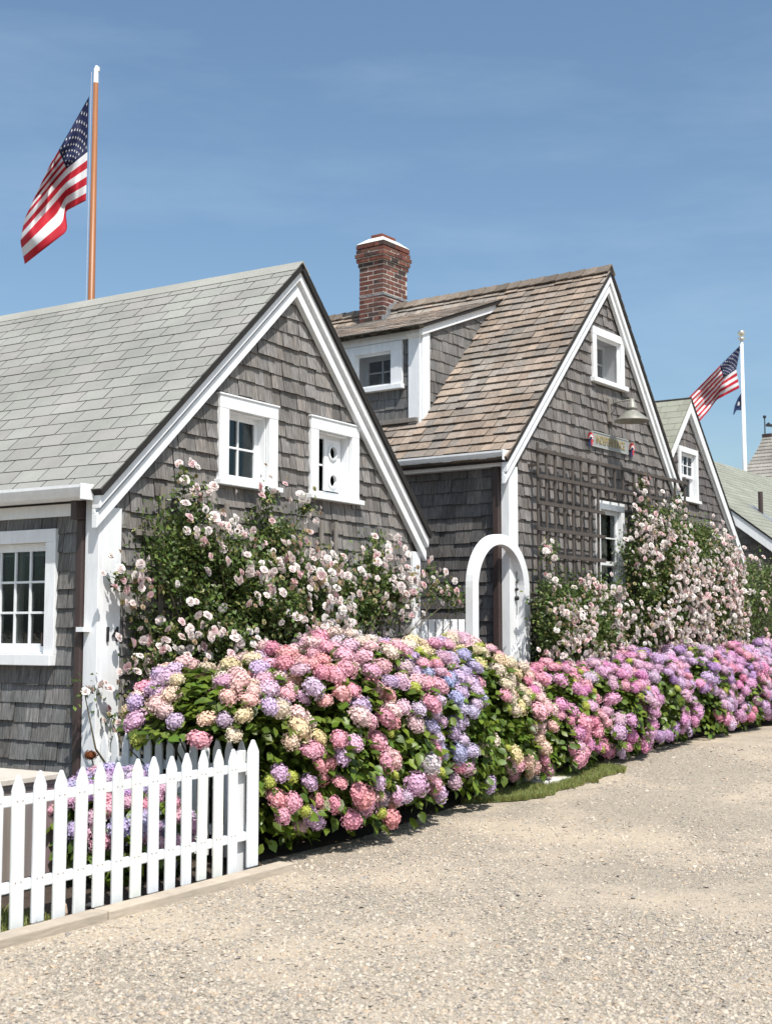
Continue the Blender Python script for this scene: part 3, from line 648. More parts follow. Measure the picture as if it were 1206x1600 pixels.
swn = window(c2, DF, *dwin, cas=(.17, .17, .11), nx=2, ny=2, recess=.20, sill=.06, sillw=.02, sashw=.05, cap=False, label='small recessed dormer window with four panes'); screen(swn, *dwin)
MB().box(-DB0 - .17, -DB0 + .002, DZ - .03, 5.22, 0, .034).build('dormer_post', WHITE, c2, DF, bevel=.004)
MB().box(-DB1, -DB0 + .01, 5.205, 5.30, 0, .05).build('dormer_fascia', WHITE, c2, DF, bevel=.004)
MB().box(-DB0 - .17, -DB0 + .04, 5.225, 5.325, .052, .09).build('fascia_block', WHITE, c2, DF, bevel=.004)
MB().box(-DB1, -DB0 - .02, DZ + .0, DZ + .055, 0, .08).build('dormer_apron', GREYWOOD, c2, DF, bevel=.004)
# dormer cheek: faces the street
CF = gable_frame(DB0)
xe = (AP2[1] - m2L * AP2[0] - 5.20 + .05 * mdr) / (mdr - m2L)
ck = plate('dormer_cheek', [(DA, DZ), (xe, droof(xe)), (DA, droof(DA))], [], .08, BACK, c2, CF)
shingles(ck, W_2 @ CF, 'wall_shingle', [(DA + .13, DZ + m2L * .13 + .0), (xe, droof(xe)), (DA + .13, droof(DA + .13))], .138, (.10, .18), .015, WSH, wall_col((.175, .166, .160), .2), [], 60)
MB().box(DA - .001, DA + .15, DZ, 5.28, 0, .033).build('dormer_post', WHITE, c2, CF, bevel=.004)
MB().prism([(DA - .06, droof(DA - .06) - .10), (xe + .22, droof(xe + .22) - .10), (xe + .22, droof(xe + .22) + .03), (DA - .06, droof(DA - .06) + .03)], .0, .055).build('dormer_rake', WHITE, c2, CF, bevel=.004)
cdr = 1 / math.hypot(1, mdr)
DR = frame((DA - .13, 0, droof(DA - .13) + .045), (0, -1, 0), (cdr, 0, mdr * cdr), (-mdr * cdr, 0, cdr))
dl = (xe + .35 - DA + .13) / cdr
dr = slab('dormer_roof', c2, DR, -DB1, -DB0 + .09, dl, .045)
shingles(dr, W_2 @ DR, 'roof_shingle', [(-DB1, -.02), (-DB0 + .10, -.02), (-DB0 + .10, dl), (-DB1, dl)], .17, (.10, .18), .009, RSH, rs_col, limit=120, over=1.3, topf=.3, jit=.01)
# mossy ragged edge of the dormer eave
k = MB(); u = -DB1
while u < -DB0 + .09:
    w = random.uniform(.05, .12)
    for q in range(3):
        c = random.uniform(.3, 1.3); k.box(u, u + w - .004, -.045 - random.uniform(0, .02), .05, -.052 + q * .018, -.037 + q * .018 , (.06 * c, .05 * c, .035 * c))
    u += w
k.build('shingle_edge', RSH, dr)
# chimney
ch = empty('chimney', 0, 0); ch.parent = c2; ch.matrix_basis = Matrix.Translation((2.5, 3.565, 0))
MB().box(-.2955, .2955, -.2105, .2105, 5.6, 6.87).box(-.31, .31, -.226, .226, 6.87, 7.10).box(-.3315, .3315, -.246, .246, 6.945, 7.10).build('chimney_core', MORTAR, ch)
def brick_course(z, hx, hy, off, hgt=.054):
    L_ = .19
    for (ax, half, oth, sg) in (('x', hx, hy, -1), ('x', hx, hy, 1), ('y', hy, hx, -1), ('y', hy, hx, 1)):
        p = -half + (0 if off else .095) * (1 if ax == 'x' else -1) - (.19 if not (ax == 'x') and True else 0)
        lo, hi = (-half, half) if ax == 'x' else (-half + .09, half - .09)
        p = lo - (L_ / 2 if off else 0)
        while p < hi - .01:
            q0, q1 = max(p, lo), min(p + L_ - .012, hi); p += L_
            if q1 - q0 < .03: continue
            j = random.uniform(-.0025, .003); c0, c1_ = sorted((sg * (oth + j), sg * (oth - .09)))
            kcol = random.choice([(.20, .070, .052), (.185, .062, .048), (.15, .056, .048), (.23, .088, .066), (.085, .05, .046), (.17, .078, .062)]); kk = random.uniform(.72, 1.0)
            bb = (q0, q1, c0, c1_) if ax == 'x' else (c0, c1_, q0, q1)
            MB().box(bb[0], bb[1], bb[2], bb[3], z, z + hgt).build('brick', BRICKM, ch, None, (kcol[0] * kk * .9, kcol[1] * kk * 1.06, kcol[2] * kk * 1.06), bevel=.003)
z = 5.72; r = 0
while z < 6.82: brick_course(z, .30, .215, r % 2); z += .068; r += 1
for hx, hy in ((.315, .23), (.335, .25), (.35, .265), (.335, .25), (.335, .25)):
    brick_course(z, hx, hy, r % 2); z += .068; r += 1
MB().add([(-.335, -.25, z), (.335, -.25, z), (.335, .25, z), (-.335, .25, z), (-.20, -.13, z + .10), (.20, -.13, z + .10), (.20, .13, z + .10), (-.20, .13, z + .10)],
         [(0, 3, 2, 1), (4, 5, 6, 7), (0, 1, 5, 4), (1, 2, 6, 5), (2, 3, 7, 6), (3, 0, 4, 7)]).build('cap', M('cement_cap', (.66, .64, .60), .9, (20, 20, 20), .12), ch)
MB().box(-.17, .17, -.10, .10, z + .095, z + .16).build('flue', BRICKM, ch, None, (.2, .07, .05), bevel=.005)
fl = MB().box(-.32, .32, -.235, .235, 5.88, 5.93).box(-.302, .302, -.222, .222, 6.42, 6.445)
fl.build('flashing', LEAD, ch)
# lead skirt stepping up the roof on the near face
k = MB(); nst = 16
for i in range(nst):
    a0 = -.32 + .64 * i / nst; a1 = a0 + .64 / nst
    top = lambda a: max(6.03, AP2[1] - m2L * (AP2[0] - (a + 2.5)) + .13 + .03 * math.sin(a * 31)) if a + 2.5 < AP2[0] else AP2[1] - m2R * (a + 2.5 - AP2[0]) + .13
    zz0, zz1 = top(a0), top(a1); y = -.224 - .008 * (i % 2)
    k.add([(a0, y, 5.7), (a1, y - .004, 5.7), (a1, y - .004, zz1), (a0, y, zz0), (a0, -.2, 5.7), (a1, -.2, 5.7), (a1, -.2, zz1), (a0, -.2, zz0)], [(0, 1, 2, 3), (7, 6, 5, 4), (3, 2, 6, 7), (0, 3, 7, 4), (1, 5, 6, 2)])
k.build('flashing', LEAD, ch)

# trellis on the brown-roofed cottage's gable
xsT = [.44, .64, .85, 1.07, 1.29, 1.50, 1.72, 1.95, 2.98, 3.22, 3.46, 3.68, 3.92, 4.30, 4.64]
def tb():
    L_ = []
    zt = .15; w = .042
    for i, x in enumerate(xsT): L_.append((x - w / 2, x + w / 2, 1.2, 3.71 + (.05 if i in (0, 14) else 0), zt - .020, zt - .001))
    for x in (2.18, 2.42, 2.66): L_.append((x - w / 2, x + w / 2, 3.28, 3.69, zt - .020, zt - .001))
    for y in (3.67, 3.37): L_.append((.40, 4.70, y - w / 2, y + w / 2, zt, zt + .022))
    for y in (3.06, 2.76, 2.46, 2.16, 1.86, 1.56): L_ += [(.40, 2.08, y - w / 2, y + w / 2, zt, zt + .022), (2.93, 4.70, y - w / 2, y + w / 2, zt, zt + .022)]
    for y in (2.0, 3.5):
        for x in (.44, 1.95, 2.98, 4.64): L_.append((x - .015, x + .015, y - .015, y + .015, .0, zt - .021))
    return L_
trellis('wall_trellis', G, W_2, tb(), TRELW, 'large dark square-lattice trellis standing off the gable below the name board', .15)

# sign, bows, lamp
sg = empty('name_board', 0, 0); sg.matrix_basis = W_2 @ G @ Matrix.Translation((2.51, 4.005, 0)); tag(sg, 'small grey name board with gilt letters above the dark trellis', 'sign')
MB().box(-.50, .50, -.085, .085, .02, .045).build('board', M('grey_sign_paint', (.27, .285, .28), .7, (8, 8, 8), .12), sg, bevel=.004)
MB().box(-.515, .515, -.098, -.085, .018, .052).box(-.515, .515, .085, .098, .018, .052).box(-.515, -.50, -.085, .085, .018, .052).box(.50, .515, -.085, .085, .018, .052).build('frame', M('sign_frame', (.33, .345, .34), .6), sg)
text_mesh('INDEPENDENCE', .150, .003, M('gilt_letter', (.27, .22, .11), .6), sg, Matrix.Translation((0, -.003, .049)), 'lettering', sx=.76)
for x, lab in ((-.585, 'small red white and blue fan bow left of the name board'), (.60, 'small red white and blue fan bow right of the name board')):
    bo = empty('bunting_bow', 0, 0); bo.matrix_basis = W_2 @ G @ Matrix.Translation((2.51 + x, 4.0, .05)); tag(bo, lab, 'bow', 'patriotic bows beside the name board')
    for (r0, r1, col, nm) in ((.062, .09, (.45, .02, .03), 'red_pleat'), (.033, .062, (.7, .7, .7), 'white_pleat'), (.0, .033, (.02, .035, .12), 'blue_pleat')):
        n = 18; vs = []
        for j in range(n + 1):
            t = math.pi * (-.1 + 1.2 * j / n); zz = .03 * (j % 2)
            vs += [(r0 * math.cos(t) * .8, r0 * math.sin(t) - .02, zz * .6), (r1 * math.cos(t) * .8, r1 * math.sin(t) - .02, zz)]
        link(nm, mk(nm, vs, [(2 * j, 2 * j + 1, 2 * j + 3, 2 * j + 2) for j in range(n)], M(nm, col, .8)), bo)
    MB().box(-.04, -.005, -.11, -.02, .0, .02, (.02, .03, .10)).box(.005, .03, -.09, -.02, .005, .025, (.55, .05, .06)).build('tail', M('ribbon', (1, 1, 1), .8), bo)
lp = empty('barn_lamp', 0, 0); lp.matrix_basis = W_2 @ Matrix.Translation((2.52, -.02, 4.44)); tag(lp, 'weathered metal barn lamp on a curved arm above the name board', 'lamp')
MB().box(-.05, .05, -.035, -.005, -.16, .14).build('mount', GREYWOOD, lp, bevel=.003)
MB().tube([(0, -.03, .05), (0, -.10, .085), (0, -.22, .095), (0, -.33, .10)], .011, 8).tube([(0, -.03, -.07), (0, -.08, -.01), (0, -.15, .06), (0, -.2, .09)], .009, 8).build('arm', STEEL, lp, smooth=True)
MB().lathe([(.0, .115), (.03, .11), (.034, .07), (.055, .055), (.058, .01), (.07, .0), (.07, -.03), (.05, -.035), (.085, -.06), (.215, -.165), (.222, -.185), (.214, -.183), (.08, -.075), (.0, -.06)], 0, -.33, 28).build('shade', STEEL, lp, smooth=True)
MB().lathe([(0, -.06), (.02, -.065), (.033, -.10), (.02, -.135), (0, -.14)], 0, -.33, 12).build('bulb', M('bulb_glass', (.75, .75, .7), .2), lp, smooth=True)
MB().tube([(.0, .0, -.17), (.005, .0, -.3), (-.01, .0, -.42)], .005, 6).build('cable', BLACKM, lp)

# ------------------------------------------------------------------ third gable
c3 = empty('small_gable_cottage', *H3O, 0, H3A)
tag(c3, 'third shingled cottage behind, pale green roof and one white sash window in the gable', 'house')
W_3 = c3.matrix_basis.copy()
AP3 = (2.80, 5.42); EL3 = (.15, 2.78); ER3 = (5.42, 2.90)
m3L = (AP3[1] - EL3[1]) / (AP3[0] - EL3[0]); m3R = (AP3[1] - ER3[1]) / (ER3[0] - AP3[0])
w3r = (2.43, 3.11, 3.74, 4.50)
gw3 = plate('gable_wall', [(.25, 0), (5.30, 0), (5.30, 2.93), (2.80, 5.34), (.25, 2.80)], [hp(w3r)], .1, BACK, c3, G)
shingles(gw3, W_3 @ G, 'wall_shingle', [(.3, 1.0), (5.28, 1.0), (5.28, 2.93), (2.80, 5.33), (.3, 2.83)], .138, (.11, .19), .026, WSH, wall_col((.155, .141, .137), .24), [(w3r[0] - .03, w3r[1] + .03, w3r[2] - .03, w3r[3] + .03)], 200, lambda px, u, v: px[0] > 1040 and v > 2.4)
window(c3, G, *w3r, cas=(.09, .09, .09), nx=3, ny=(2, 1, 1), recess=.05, sillw=.03, double=True, cap=False, sashw=.035, mun=.016, curtain=[(0, .97, 0, .5)], label='white double-hung window with blind half drawn')
for p in ((EL3, AP3), (ER3, AP3)): rake(c3, G, 'rake_board', p, .02, .24, .02, .09); rake(c3, G, 'rake_moulding', p, .242, .28, .02, .05)
l3 = math.hypot(AP3[0] - EL3[0], AP3[1] - EL3[1]); r3 = math.hypot(AP3[0] - ER3[0], AP3[1] - ER3[1])
def green_col(u, v, row):
    k = random.uniform(.88, 1.1); return (.27 * k, .275 * k, .225 * k)
SL3 = slope_left(EL3[0], EL3[1], m3L); SR3 = slope_right(ER3[0], ER3[1], m3R)
q = slab('roof', c3, SL3, -7, .10, l3 + .01, .03, M('green_roof', (.27, .275, .22), .9)); shingles(q, W_3 @ SL3, 'roof_shingle', [(-7, 0), (.105, 0), (.105, l3 + .02), (-7, l3 + .02)], .17, (.29, .31), .008, ASH, green_col, limit=60, gap=.008, stagger=.15, over=1.12, topf=.4, zoff=.001)
q = slab('roof', c3, SR3, -.10, 7, r3 + .01, .03); shingles(q, W_3 @ SR3, 'roof_shingle', [(-.105, 0), (7, 0), (7, r3 + .02), (-.105, r3 + .02)], .17, (.5, .52), .008, ASH, green_col, limit=0, stagger=.15)
plate('side_wall', [(0, 0), (7, 0), (7, 2.85), (0, 2.85)], [], .1, WSH, c3, far_frame(5.30)); plate('back_wall', [(.25, 0), (5.3, 0), (5.3, 2.9), (2.8, 5.3), (.25, 2.8)], [], .1, WSH, c3, gable_frame(7))
plate('side_wall', [(-7, 0), (0, 0), (0, 2.75), (-7, 2.75)], [], .1, WSH, c3, side_frame(.25))

# ------------------------------------------------------------------ long pale green roof behind
c4 = empty('long_roofed_house', *H4O, 0, H4A)
tag(c4, 'long low house behind with pale green shingle roof and white rake board', 'house')
W_4 = c4.matrix_basis.copy()
m4s = .768; AB = 2.05; AZ = 4.367 + .768 * 2.05 + .03; LN4 = 11.0
SF4 = side_frame(0.0); EB = -3.2; EZ = AZ - m4s * (AB - EB)
gw4 = plate('gable_wall', [(-5.5, 0), (2.9, 0), (2.9, AZ - .1 - m4s * (AB + 2.9)), (-AB, AZ - .1), (-5.5, AZ - .1 - m4s * (5.5 - AB))], [], .1, BACK, c4, SF4)
shingles(gw4, W_4 @ SF4, 'wall_shingle', [(-2, .5), (2.9, .5), (2.9, AZ - .12 - m4s * (AB + 2.9)), (-2, AZ - .12 - m4s * (AB - 2))], .14, (.12, .2), .018, WSH, wall_col((.13, .12, .115), .18), [], 120, lambda px, u, v: px[0] > 1120)
rp4 = [(-EB, EZ), (-AB, AZ)]
MB().prism([(-AB, AZ - .30), (-EB, EZ - .30), (-EB, EZ - .02), (-AB, AZ - .02)], .02, .10).build('rake_board', WHITE, c4, SF4, bevel=.005)
MB().prism([(-5.8, AZ - .3 - m4s * (5.8 - AB)), (-AB, AZ - .3), (-AB, AZ - .02), (-5.8, AZ - .02 - m4s * (5.8 - AB))], .02, .10).build('rake_board', WHITE, c4, SF4, bevel=.005)
c_ = 1 / math.hypot(1, m4s); s_ = m4s * c_; ls4 = (AB - EB) / c_
SR4 = frame((0, EB, EZ), (1, 0, 0), (0, c_, s_), (0, -s_, c_))
q = slab('roof', c4, SR4, -.12, LN4, ls4 + .03, .03)
shingles(q, W_4 @ SR4, 'roof_shingle', [(-.13, 0), (LN4, 0), (LN4, ls4 + .02), (-.13, ls4 + .02)], .175, (.88, .92), .008, ASH, lambda u, v, r: (lambda k: (.262 * k, .270 * k, .228 * k))(random.uniform(.93, 1.06)), limit=140, gap=.008, stagger=.45, over=1.12, topf=.4, zoff=.001)
SR4b = frame((0, 5.8, AZ - m4s * (5.8 - AB)), (-1, 0, 0), (0, -c_, s_), (0, s_, c_))
slab('roof', c4, SR4b, -LN4, .12, (5.8 - AB) / c_, .03, M('green_roof', (.27, .275, .22), .9))
pz = EZ + m4s * (-.14 - EB)
vp = MB().tube([(2.14, -.14, pz - .1), (2.14, -.14, pz + .50)], .055, 14).build('vent_pipe', BROWN, c4, smooth=False)
MB().add([(1.95, -.5, pz - .36 * m4s + .02), (2.4, -.5, pz - .36 * m4s + .02), (2.4, .1, pz + .24 * m4s + .02), (1.95, .1, pz + .24 * m4s + .02), (1.95, -.5, pz - .36 * m4s), (2.4, -.5, pz - .36 * m4s), (2.4, .1, pz + .24 * m4s), (1.95, .1, pz + .24 * m4s)],
         [(0, 1, 2, 3), (0, 4, 5, 1), (1, 5, 6, 2), (3, 7, 4, 0)]).build('pipe_flashing', LEAD, c4)
plate('front_wall', [(0, 0), (LN4, 0), (LN4, 2.2), (0, 2.2)], [], .1, WSH, c4, gable_frame(-2.9))
plate('far_wall', [(-2.9, 0), (5.5, 0), (5.5, 3.0), (2.05, 5.8), (-2.9, 2.1)], [], .1, WSH, c4, far_frame(LN4))
plate('back_wall', [(0, 0), (LN4, 0), (LN4, 3.1), (0, 3.1)], [], .1, WSH, c4, gable_frame(5.5))

# distant steep roof with weathervane
p5 = ray_at(1208, 985, 46); c5 = empty('steep_roofed_cupola', p5.x, p5.y, 0, R(50))
tag(c5, 'distant building with steep pale shingled pyramid roof at the far right', 'house')
MB().box(-1.6, 1.6, -1.6, 1.6, 0, 5.6).build('wall', WSH, c5, None, (.2, .19, .18))
def prof(t): return .13 + 1.75 * (1 - t) ** 1.25
k = MB(); nr = 26
for i in range(nr):
    t0, t1 = i / nr, (i + 1) / nr; z0, z1 = 5.2 + 3.35 * t0, 5.2 + 3.35 * t1; a0, a1 = prof(t0) + .03, prof(t1) + .008; c = random.uniform(.85, 1.1)
    k.add([(-a0, -a0, z0), (a0, -a0, z0), (a0, a0, z0), (-a0, a0, z0), (-a1, -a1, z1), (a1, -a1, z1), (a1, a1, z1), (-a1, a1, z1)], [(0, 1, 5, 4), (1, 2, 6, 5), (2, 3, 7, 6), (3, 0, 4, 7), (0, 3, 2, 1)], (.33 * c, .31 * c, .28 * c))
k.build('roof', RSH, c5)
MB().box(-.17, .17, -.17, .17, 8.5, 8.62).build('cap', BROWN, c5)
vn = empty('weathervane', p5.x - .12, p5.y, 8.6); tag(vn, 'black weathervane with ball finial on the distant steep roof', 'weathervane')
MB().tube([(0, 0, 0), (0, 0, .62)], .022, 6).build('rod', BLACKM, vn); MB().lathe([(0, .58), (.05, .61), (.065, .65), (.05, .69), (0, .72)], 0, 0, 12).build('ball', BLACKM, vn, smooth=True)
MB().add([(.04, 0, .30), (.32, 0, .28), (.40, 0, .42), (.22, 0, .38), (.14, 0, .46), (.04, 0, .38), (.04, .02, .30), (.32, .02, .28), (.40, .02, .42), (.22, .02, .38), (.14, .02, .46), (.04, .02, .38)], [(0, 1, 2, 3, 4, 5), (11, 10, 9, 8, 7, 6)] + [(i, (i + 1) % 6, 6 + (i + 1) % 6, 6 + i) for i in range(6)]).build('arrow', BLACKM, vn)

# ------------------------------------------------------------------ flagpoles and flags
pa = ray_at(144, 478, 18.0); px_, py_ = pa.x, pa.y; ztop = ray_at(148, 103, 18).z; zw = ray_at(148, 130, 18).z
fp = empty('flagpole', px_ - .01, py_, 0); tag(fp, 'varnished wooden flagpole with white tip behind the nearest cottage roof', 'flagpole')
MB().tube([(0, 0, 0), (0, 0, 4), (0, 0, zw)], [.075, .062, .036], 14).build('pole', POLEW, fp, smooth=True)
MB().tube([(0, 0, zw), (0, 0, ztop - .06), (.01, 0, ztop)], [.037, .034, .02], 12).box(.02, .05, -.02, .02, ztop - .08, ztop - .02).build('tip', WHITE, fp)
MB().tube([(-.075, -.02, 2), (-.06, -.02, ztop - .1)], .0035, 5).build('halyard', CLOTHW, fp)
pr_ = ray_at(1163, 735, 42.0); ztr = ray_at(1161, 530, 42).z
fq = empty('flagpole', pr_.x, pr_.y, 0); tag(fq, 'tall white flagpole with silver ball top rising behind the pale green roof', 'flagpole')
MB().tube([(0, 0, 0), (0, 0, 6), (0, 0, ztr)], [.085, .075, .05], 14).build('pole', WHITE, fq, smooth=True)
MB().lathe([(.05, ztr - .02), (.12, ztr + .0), (.12, ztr + .04), (.03, ztr + .07), (.03, ztr + .1), (.10, ztr + .14), (.13, ztr + .2), (.10, ztr + .27), (0, ztr + .31)], 0, 0, 14).build('ball', M('silver_ball', (.7, .68, .6), .25, metal=.8), fq, smooth=True)

def flag_mat():
    m = bpy.data.materials.new('flag_cloth'); m.use_nodes = True; t = m.node_tree; p = t.nodes['Principled BSDF']; N = t.nodes.new; l = t.links.new
    uv = N('ShaderNodeUVMap'); uv.uv_map = 'uv'; sp = N('ShaderNodeSeparateXYZ'); l(uv.outputs[0], sp.inputs[0])
    def mth(op, a, b=None):
        k = N('ShaderNodeMath'); k.operation = op
        for i, x in enumerate((a, b)):
            if x is None: continue
            if isinstance(x, (int, float)): k.inputs[i].default_value = x
            else: l(x, k.inputs[i])
        return k.outputs[0]
    st = mth('LESS_THAN', mth('FRACT', mth('MULTIPLY', sp.outputs[1], 6.5)), .5)
    can = mth('MULTIPLY', mth('LESS_THAN', sp.outputs[0], .4), mth('LESS_THAN', sp.outputs[1], 7 / 13))
    a = N('ShaderNodeMixRGB'); a.inputs[1].default_value = (.74, .74, .76, 1); a.inputs[2].default_value = (.50, .010, .028, 1); l(st, a.inputs[0])
    b = N('ShaderNodeMixRGB'); b.inputs[2].default_value = (.006, .012, .065, 1); l(can, b.inputs[0]); l(a.outputs[0], b.inputs[1])
    l(b.outputs[0], p.inputs['Base Color']); p.inputs['Roughness'].default_value = .75
    tr = N('ShaderNodeBsdfTranslucent'); ms = N('ShaderNodeMixShader'); ms.inputs[0].default_value = .35; o = t.nodes['Material Output']
    l(b.outputs[0], tr.inputs[0]); l(p.outputs[0], ms.inputs[1]); l(tr.outputs[0], ms.inputs[2]); l(ms.outputs[0], o.inputs[0]); return m
FLAGM = flag_mat()
def flag(knu, knv, ctrl, Y, rip, label, holder, nfreq):
    C_ = np.array(ctrl, float)          # [v][u][2]
    def pix(u, v):
        i = min(np.searchsorted(knu, u, 'right') - 1, len(knu) - 2); j = min(np.searchsorted(knv, v, 'right') - 1, len(knv) - 2)
        fu = (u - knu[i]) / (knu[i + 1] - knu[i]); fv = (v - knv[j]) / (knv[j + 1] - knv[j])
        return (C_[j][i] * (1 - fu) + C_[j][i + 1] * fu) * (1 - fv) + (C_[j + 1][i] * (1 - fu) + C_[j + 1][i + 1] * fu) * fv
    def P3(u, v):
        q = sum((pix(min(1, max(0, u + du)), min(1, max(0, v + dv))) for du in (-.03, 0, .03) for dv in (-.02, 0, .02)), np.zeros(2)) / 9
        dep = rip * min(1, u * 3) * (math.sin(u * nfreq * 6.283 + v * 2.2 + 1.0) + .45 * math.sin(u * nfreq * 11 - v * 5) + .2 * math.sin(v * 19 + u * 9)) - .25 * rip * u
        return ray_at(q[0], q[1], Y + dep)
    e = empty('flag', *P3(0, 0)); tag(e, label, 'flag'); inv = Matrix.Translation(-P3(0, 0))
    nu, nv = 60, 39; vs = [inv @ P3(i / nu, j / nv) for j in range(nv + 1) for i in range(nu + 1)]
    fs = [(j * (nu + 1) + i, j * (nu + 1) + i + 1, (j + 1) * (nu + 1) + i + 1, (j + 1) * (nu + 1) + i) for j in range(nv) for i in range(nu)]
    me = mk('cloth', vs, fs, FLAGM, smooth=True); uvl = me.uv_layers.new(name='uv')
    co = np.array([(i / nu, j / nv) for j in range(nv + 1) for i in range(nu + 1)]); li = np.empty(len(me.loops), dtype=np.int32); me.loops.foreach_get('vertex_index', li)
    uvl.data.foreach_set('uv', co[li].astype(np.float32).ravel())
    o = link('cloth', me, e); sd = o.modifiers.new('t', 'SOLIDIFY'); sd.thickness = .002
    k = MB()
    for r in range(9):
        for c in range(6 if r % 2 == 0 else 5):
            u = (.4 / 12) * (1 + 2 * c + (r % 2)); v = (7 / 13) / 10 * (1 + r); R0 = .023
            nrm = ((P3(u + .01, v) - P3(u - .01, v)).cross(P3(u, v + .01) - P3(u, v - .01))).normalized() * .006
            for sg in (-1, 1):
                pp = []
                for q in range(10):
                    rr = R0 if q % 2 == 0 else R0 * .4; t = q * math.pi / 5 - math.pi / 2
                    pp.append(inv @ (P3(u + rr * math.cos(t) / 1.9, v + rr * math.sin(t)) + nrm * sg))
                pp.append(inv @ (P3(u, v) + nrm * sg))
                k.add(pp, [(10, q, (q + 1) % 10) for q in range(10)])
    k.build('stars', CLOTHW, e)
flag([0, .4, .55, 1], [0, .54, .78, 1],
     [[(141, 147), (91, 236), (88, 242), (80, 255)], [(138, 237), (105, 263), (84, 287), (38, 343)], [(137, 277), (103, 298), (82, 322), (31, 378)], [(135.5, 314), (103, 331), (107, 362), (38, 415)]], 18.0, .16,
     'large US flag drooping from the wooden pole over the nearest roof', fp, 1.6)
flag([0, .4, .7, 1], [0, .54, 1],
     [[(1158, 537), (1124, 571), (1096, 600), (1074, 622)], [(1150, 577), (1130, 591), (1106, 617), (1080, 645)], [(1155.5, 606), (1119, 625), (1106, 643), (1088, 664)]], 42.0, .28,
     'smaller US flag streaming left from the white pole', fq, 1.3)
# second little navy flag below
e = empty('flag', *ray_at(1157, 614, 42)); tag(e, 'little navy blue flag furled under the US flag on the white pole', 'flag')
o0 = ray_at(1157, 614, 42); P = [[(1157.5, 614), (1152, 622), (1147, 634)], [(1157.5, 628), (1152, 634), (1144.5, 648)], [(1157, 641), (1150, 641), (1146, 648)]]
vs = [ray_at(*P[j][i], 42 + .1 * math.sin(i * 2 + j)) - o0 for j in range(3) for i in range(3)]
link('cloth', mk('cloth', vs, [(0, 1, 4, 3), (1, 2, 5, 4), (3, 4, 7, 6), (4, 5, 8, 7)], M('navy_cloth', (.015, .03, .09), .8, trans=.3), smooth=True), e)
vs = [ray_at(x, y, 41.93) - o0 for x, y in ((1152.5, 628), (1155, 628), (1154.5, 633), (1151.5, 634))]
link('emblem', mk('emblem', vs, [(0, 1, 2, 3)], CLOTHW), e)

# ------------------------------------------------------------------ white arch, side panels and gate
ar = empty('garden_arch', 0, 0); ar.matrix_basis = W_2 @ G @ Matrix.Translation((-.363, 0, .135)); tag(ar, 'white oval-topped garden arch standing between the two cottages', 'arch')
HW, WD, DP, ZS = .60, .115, .095, 2.05
n = 28; out = [(-HW, .1)] + [(-HW * math.cos(math.pi * i / n), ZS + HW * math.sin(math.pi * i / n)) for i in range(n + 1)] + [(HW, .1)]
inn = [(-(HW - WD), .1)] + [(-(HW - WD) * math.cos(math.pi * i / n), ZS + (HW - WD) * math.sin(math.pi * i / n)) for i in range(n + 1)] + [((HW - WD), .1)]
m_ = len(out); vs = [(x, y, 0) for x, y in out] + [(x, y, 0) for x, y in inn] + [(x, y, -DP) for x, y in out] + [(x, y, -DP) for x, y in inn]
fs = []
for i in range(m_ - 1): fs += [(i + 1, i, m_ + i, m_ + i + 1), (2 * m_ + i, 2 * m_ + i + 1, 3 * m_ + i + 1, 3 * m_ + i), (i, i + 1, 2 * m_ + i + 1, 2 * m_ + i), (m_ + i + 1, m_ + i, 3 * m_ + i, 3 * m_ + i + 1)]
MB().add(vs, fs).build('surround', WHITE, ar, bevel=.004)
gt = empty('garden_gate', 0, 0); gt.matrix_basis = W_2 @ G @ Matrix.Translation((-.363, 0, .085)); tag(gt, 'white board gate with scooped top inside the oval arch', 'gate')
nb = 9; bw = .966 / nb
for i in range(nb):
    x0 = -.483 + i * bw; x1 = x0 + bw - .006; f = lambda x: 1.27 + .20 * (x / .483) ** 2
    MB().prism([(x0, .25), (x1, .25), (x1, f(x1)), (x0, f(x0))], -.012, .012).build('board', WHITE, gt, bevel=.002)
MB().box(-.483, .483, .4, .48, -.04, -.013).box(-.483, .483, 1.1, 1.18, -.04, -.013).build('rail', WHITE, gt)
pA = Vector((*h1(4.72, -.03), 0)); pB = Vector((*h2(-.975, -.05), 0)); dv = pB - pA; ang = math.atan2(dv.y, dv.x); LP = dv.length
pn = empty('panel_fence', pA.x, pA.y, 0, ang); tag(pn, 'white vertical-board fence panel between the near cottage and the arch', 'fence')
nb = 6; bw = LP / nb
for i in range(nb): MB().box(i * bw, (i + 1) * bw - .012, -.012, .012, .2, 1.715).build('board', WHITE, pn, bevel=.003)
MB().box(0, LP, .013, .05, .5, .58).box(0, LP, .013, .05, 1.5, 1.58).build('rail', WHITE, pn)
# little hanging ornament seen through the arch
hg = empty('hanging_chime', *h2(.075, -.06), 2.02); tag(hg, 'hanging string of black balls on the white corner board behind the arch', 'ornament')
k = MB().tube([(0, 0, -.25), (0, 0, .25)], .004, 5)
k.build('string', BLACKM, hg)
for zz, r_ in ((.12, .014), (.04, .022), (-.06, .03)): MB().lathe([(0, zz - r_), (r_ * .7, zz - r_ * .7), (r_, zz), (r_ * .7, zz + r_ * .7), (0, zz + r_)], 0, 0, 10).build('ball', BLACKM, hg, smooth=True)

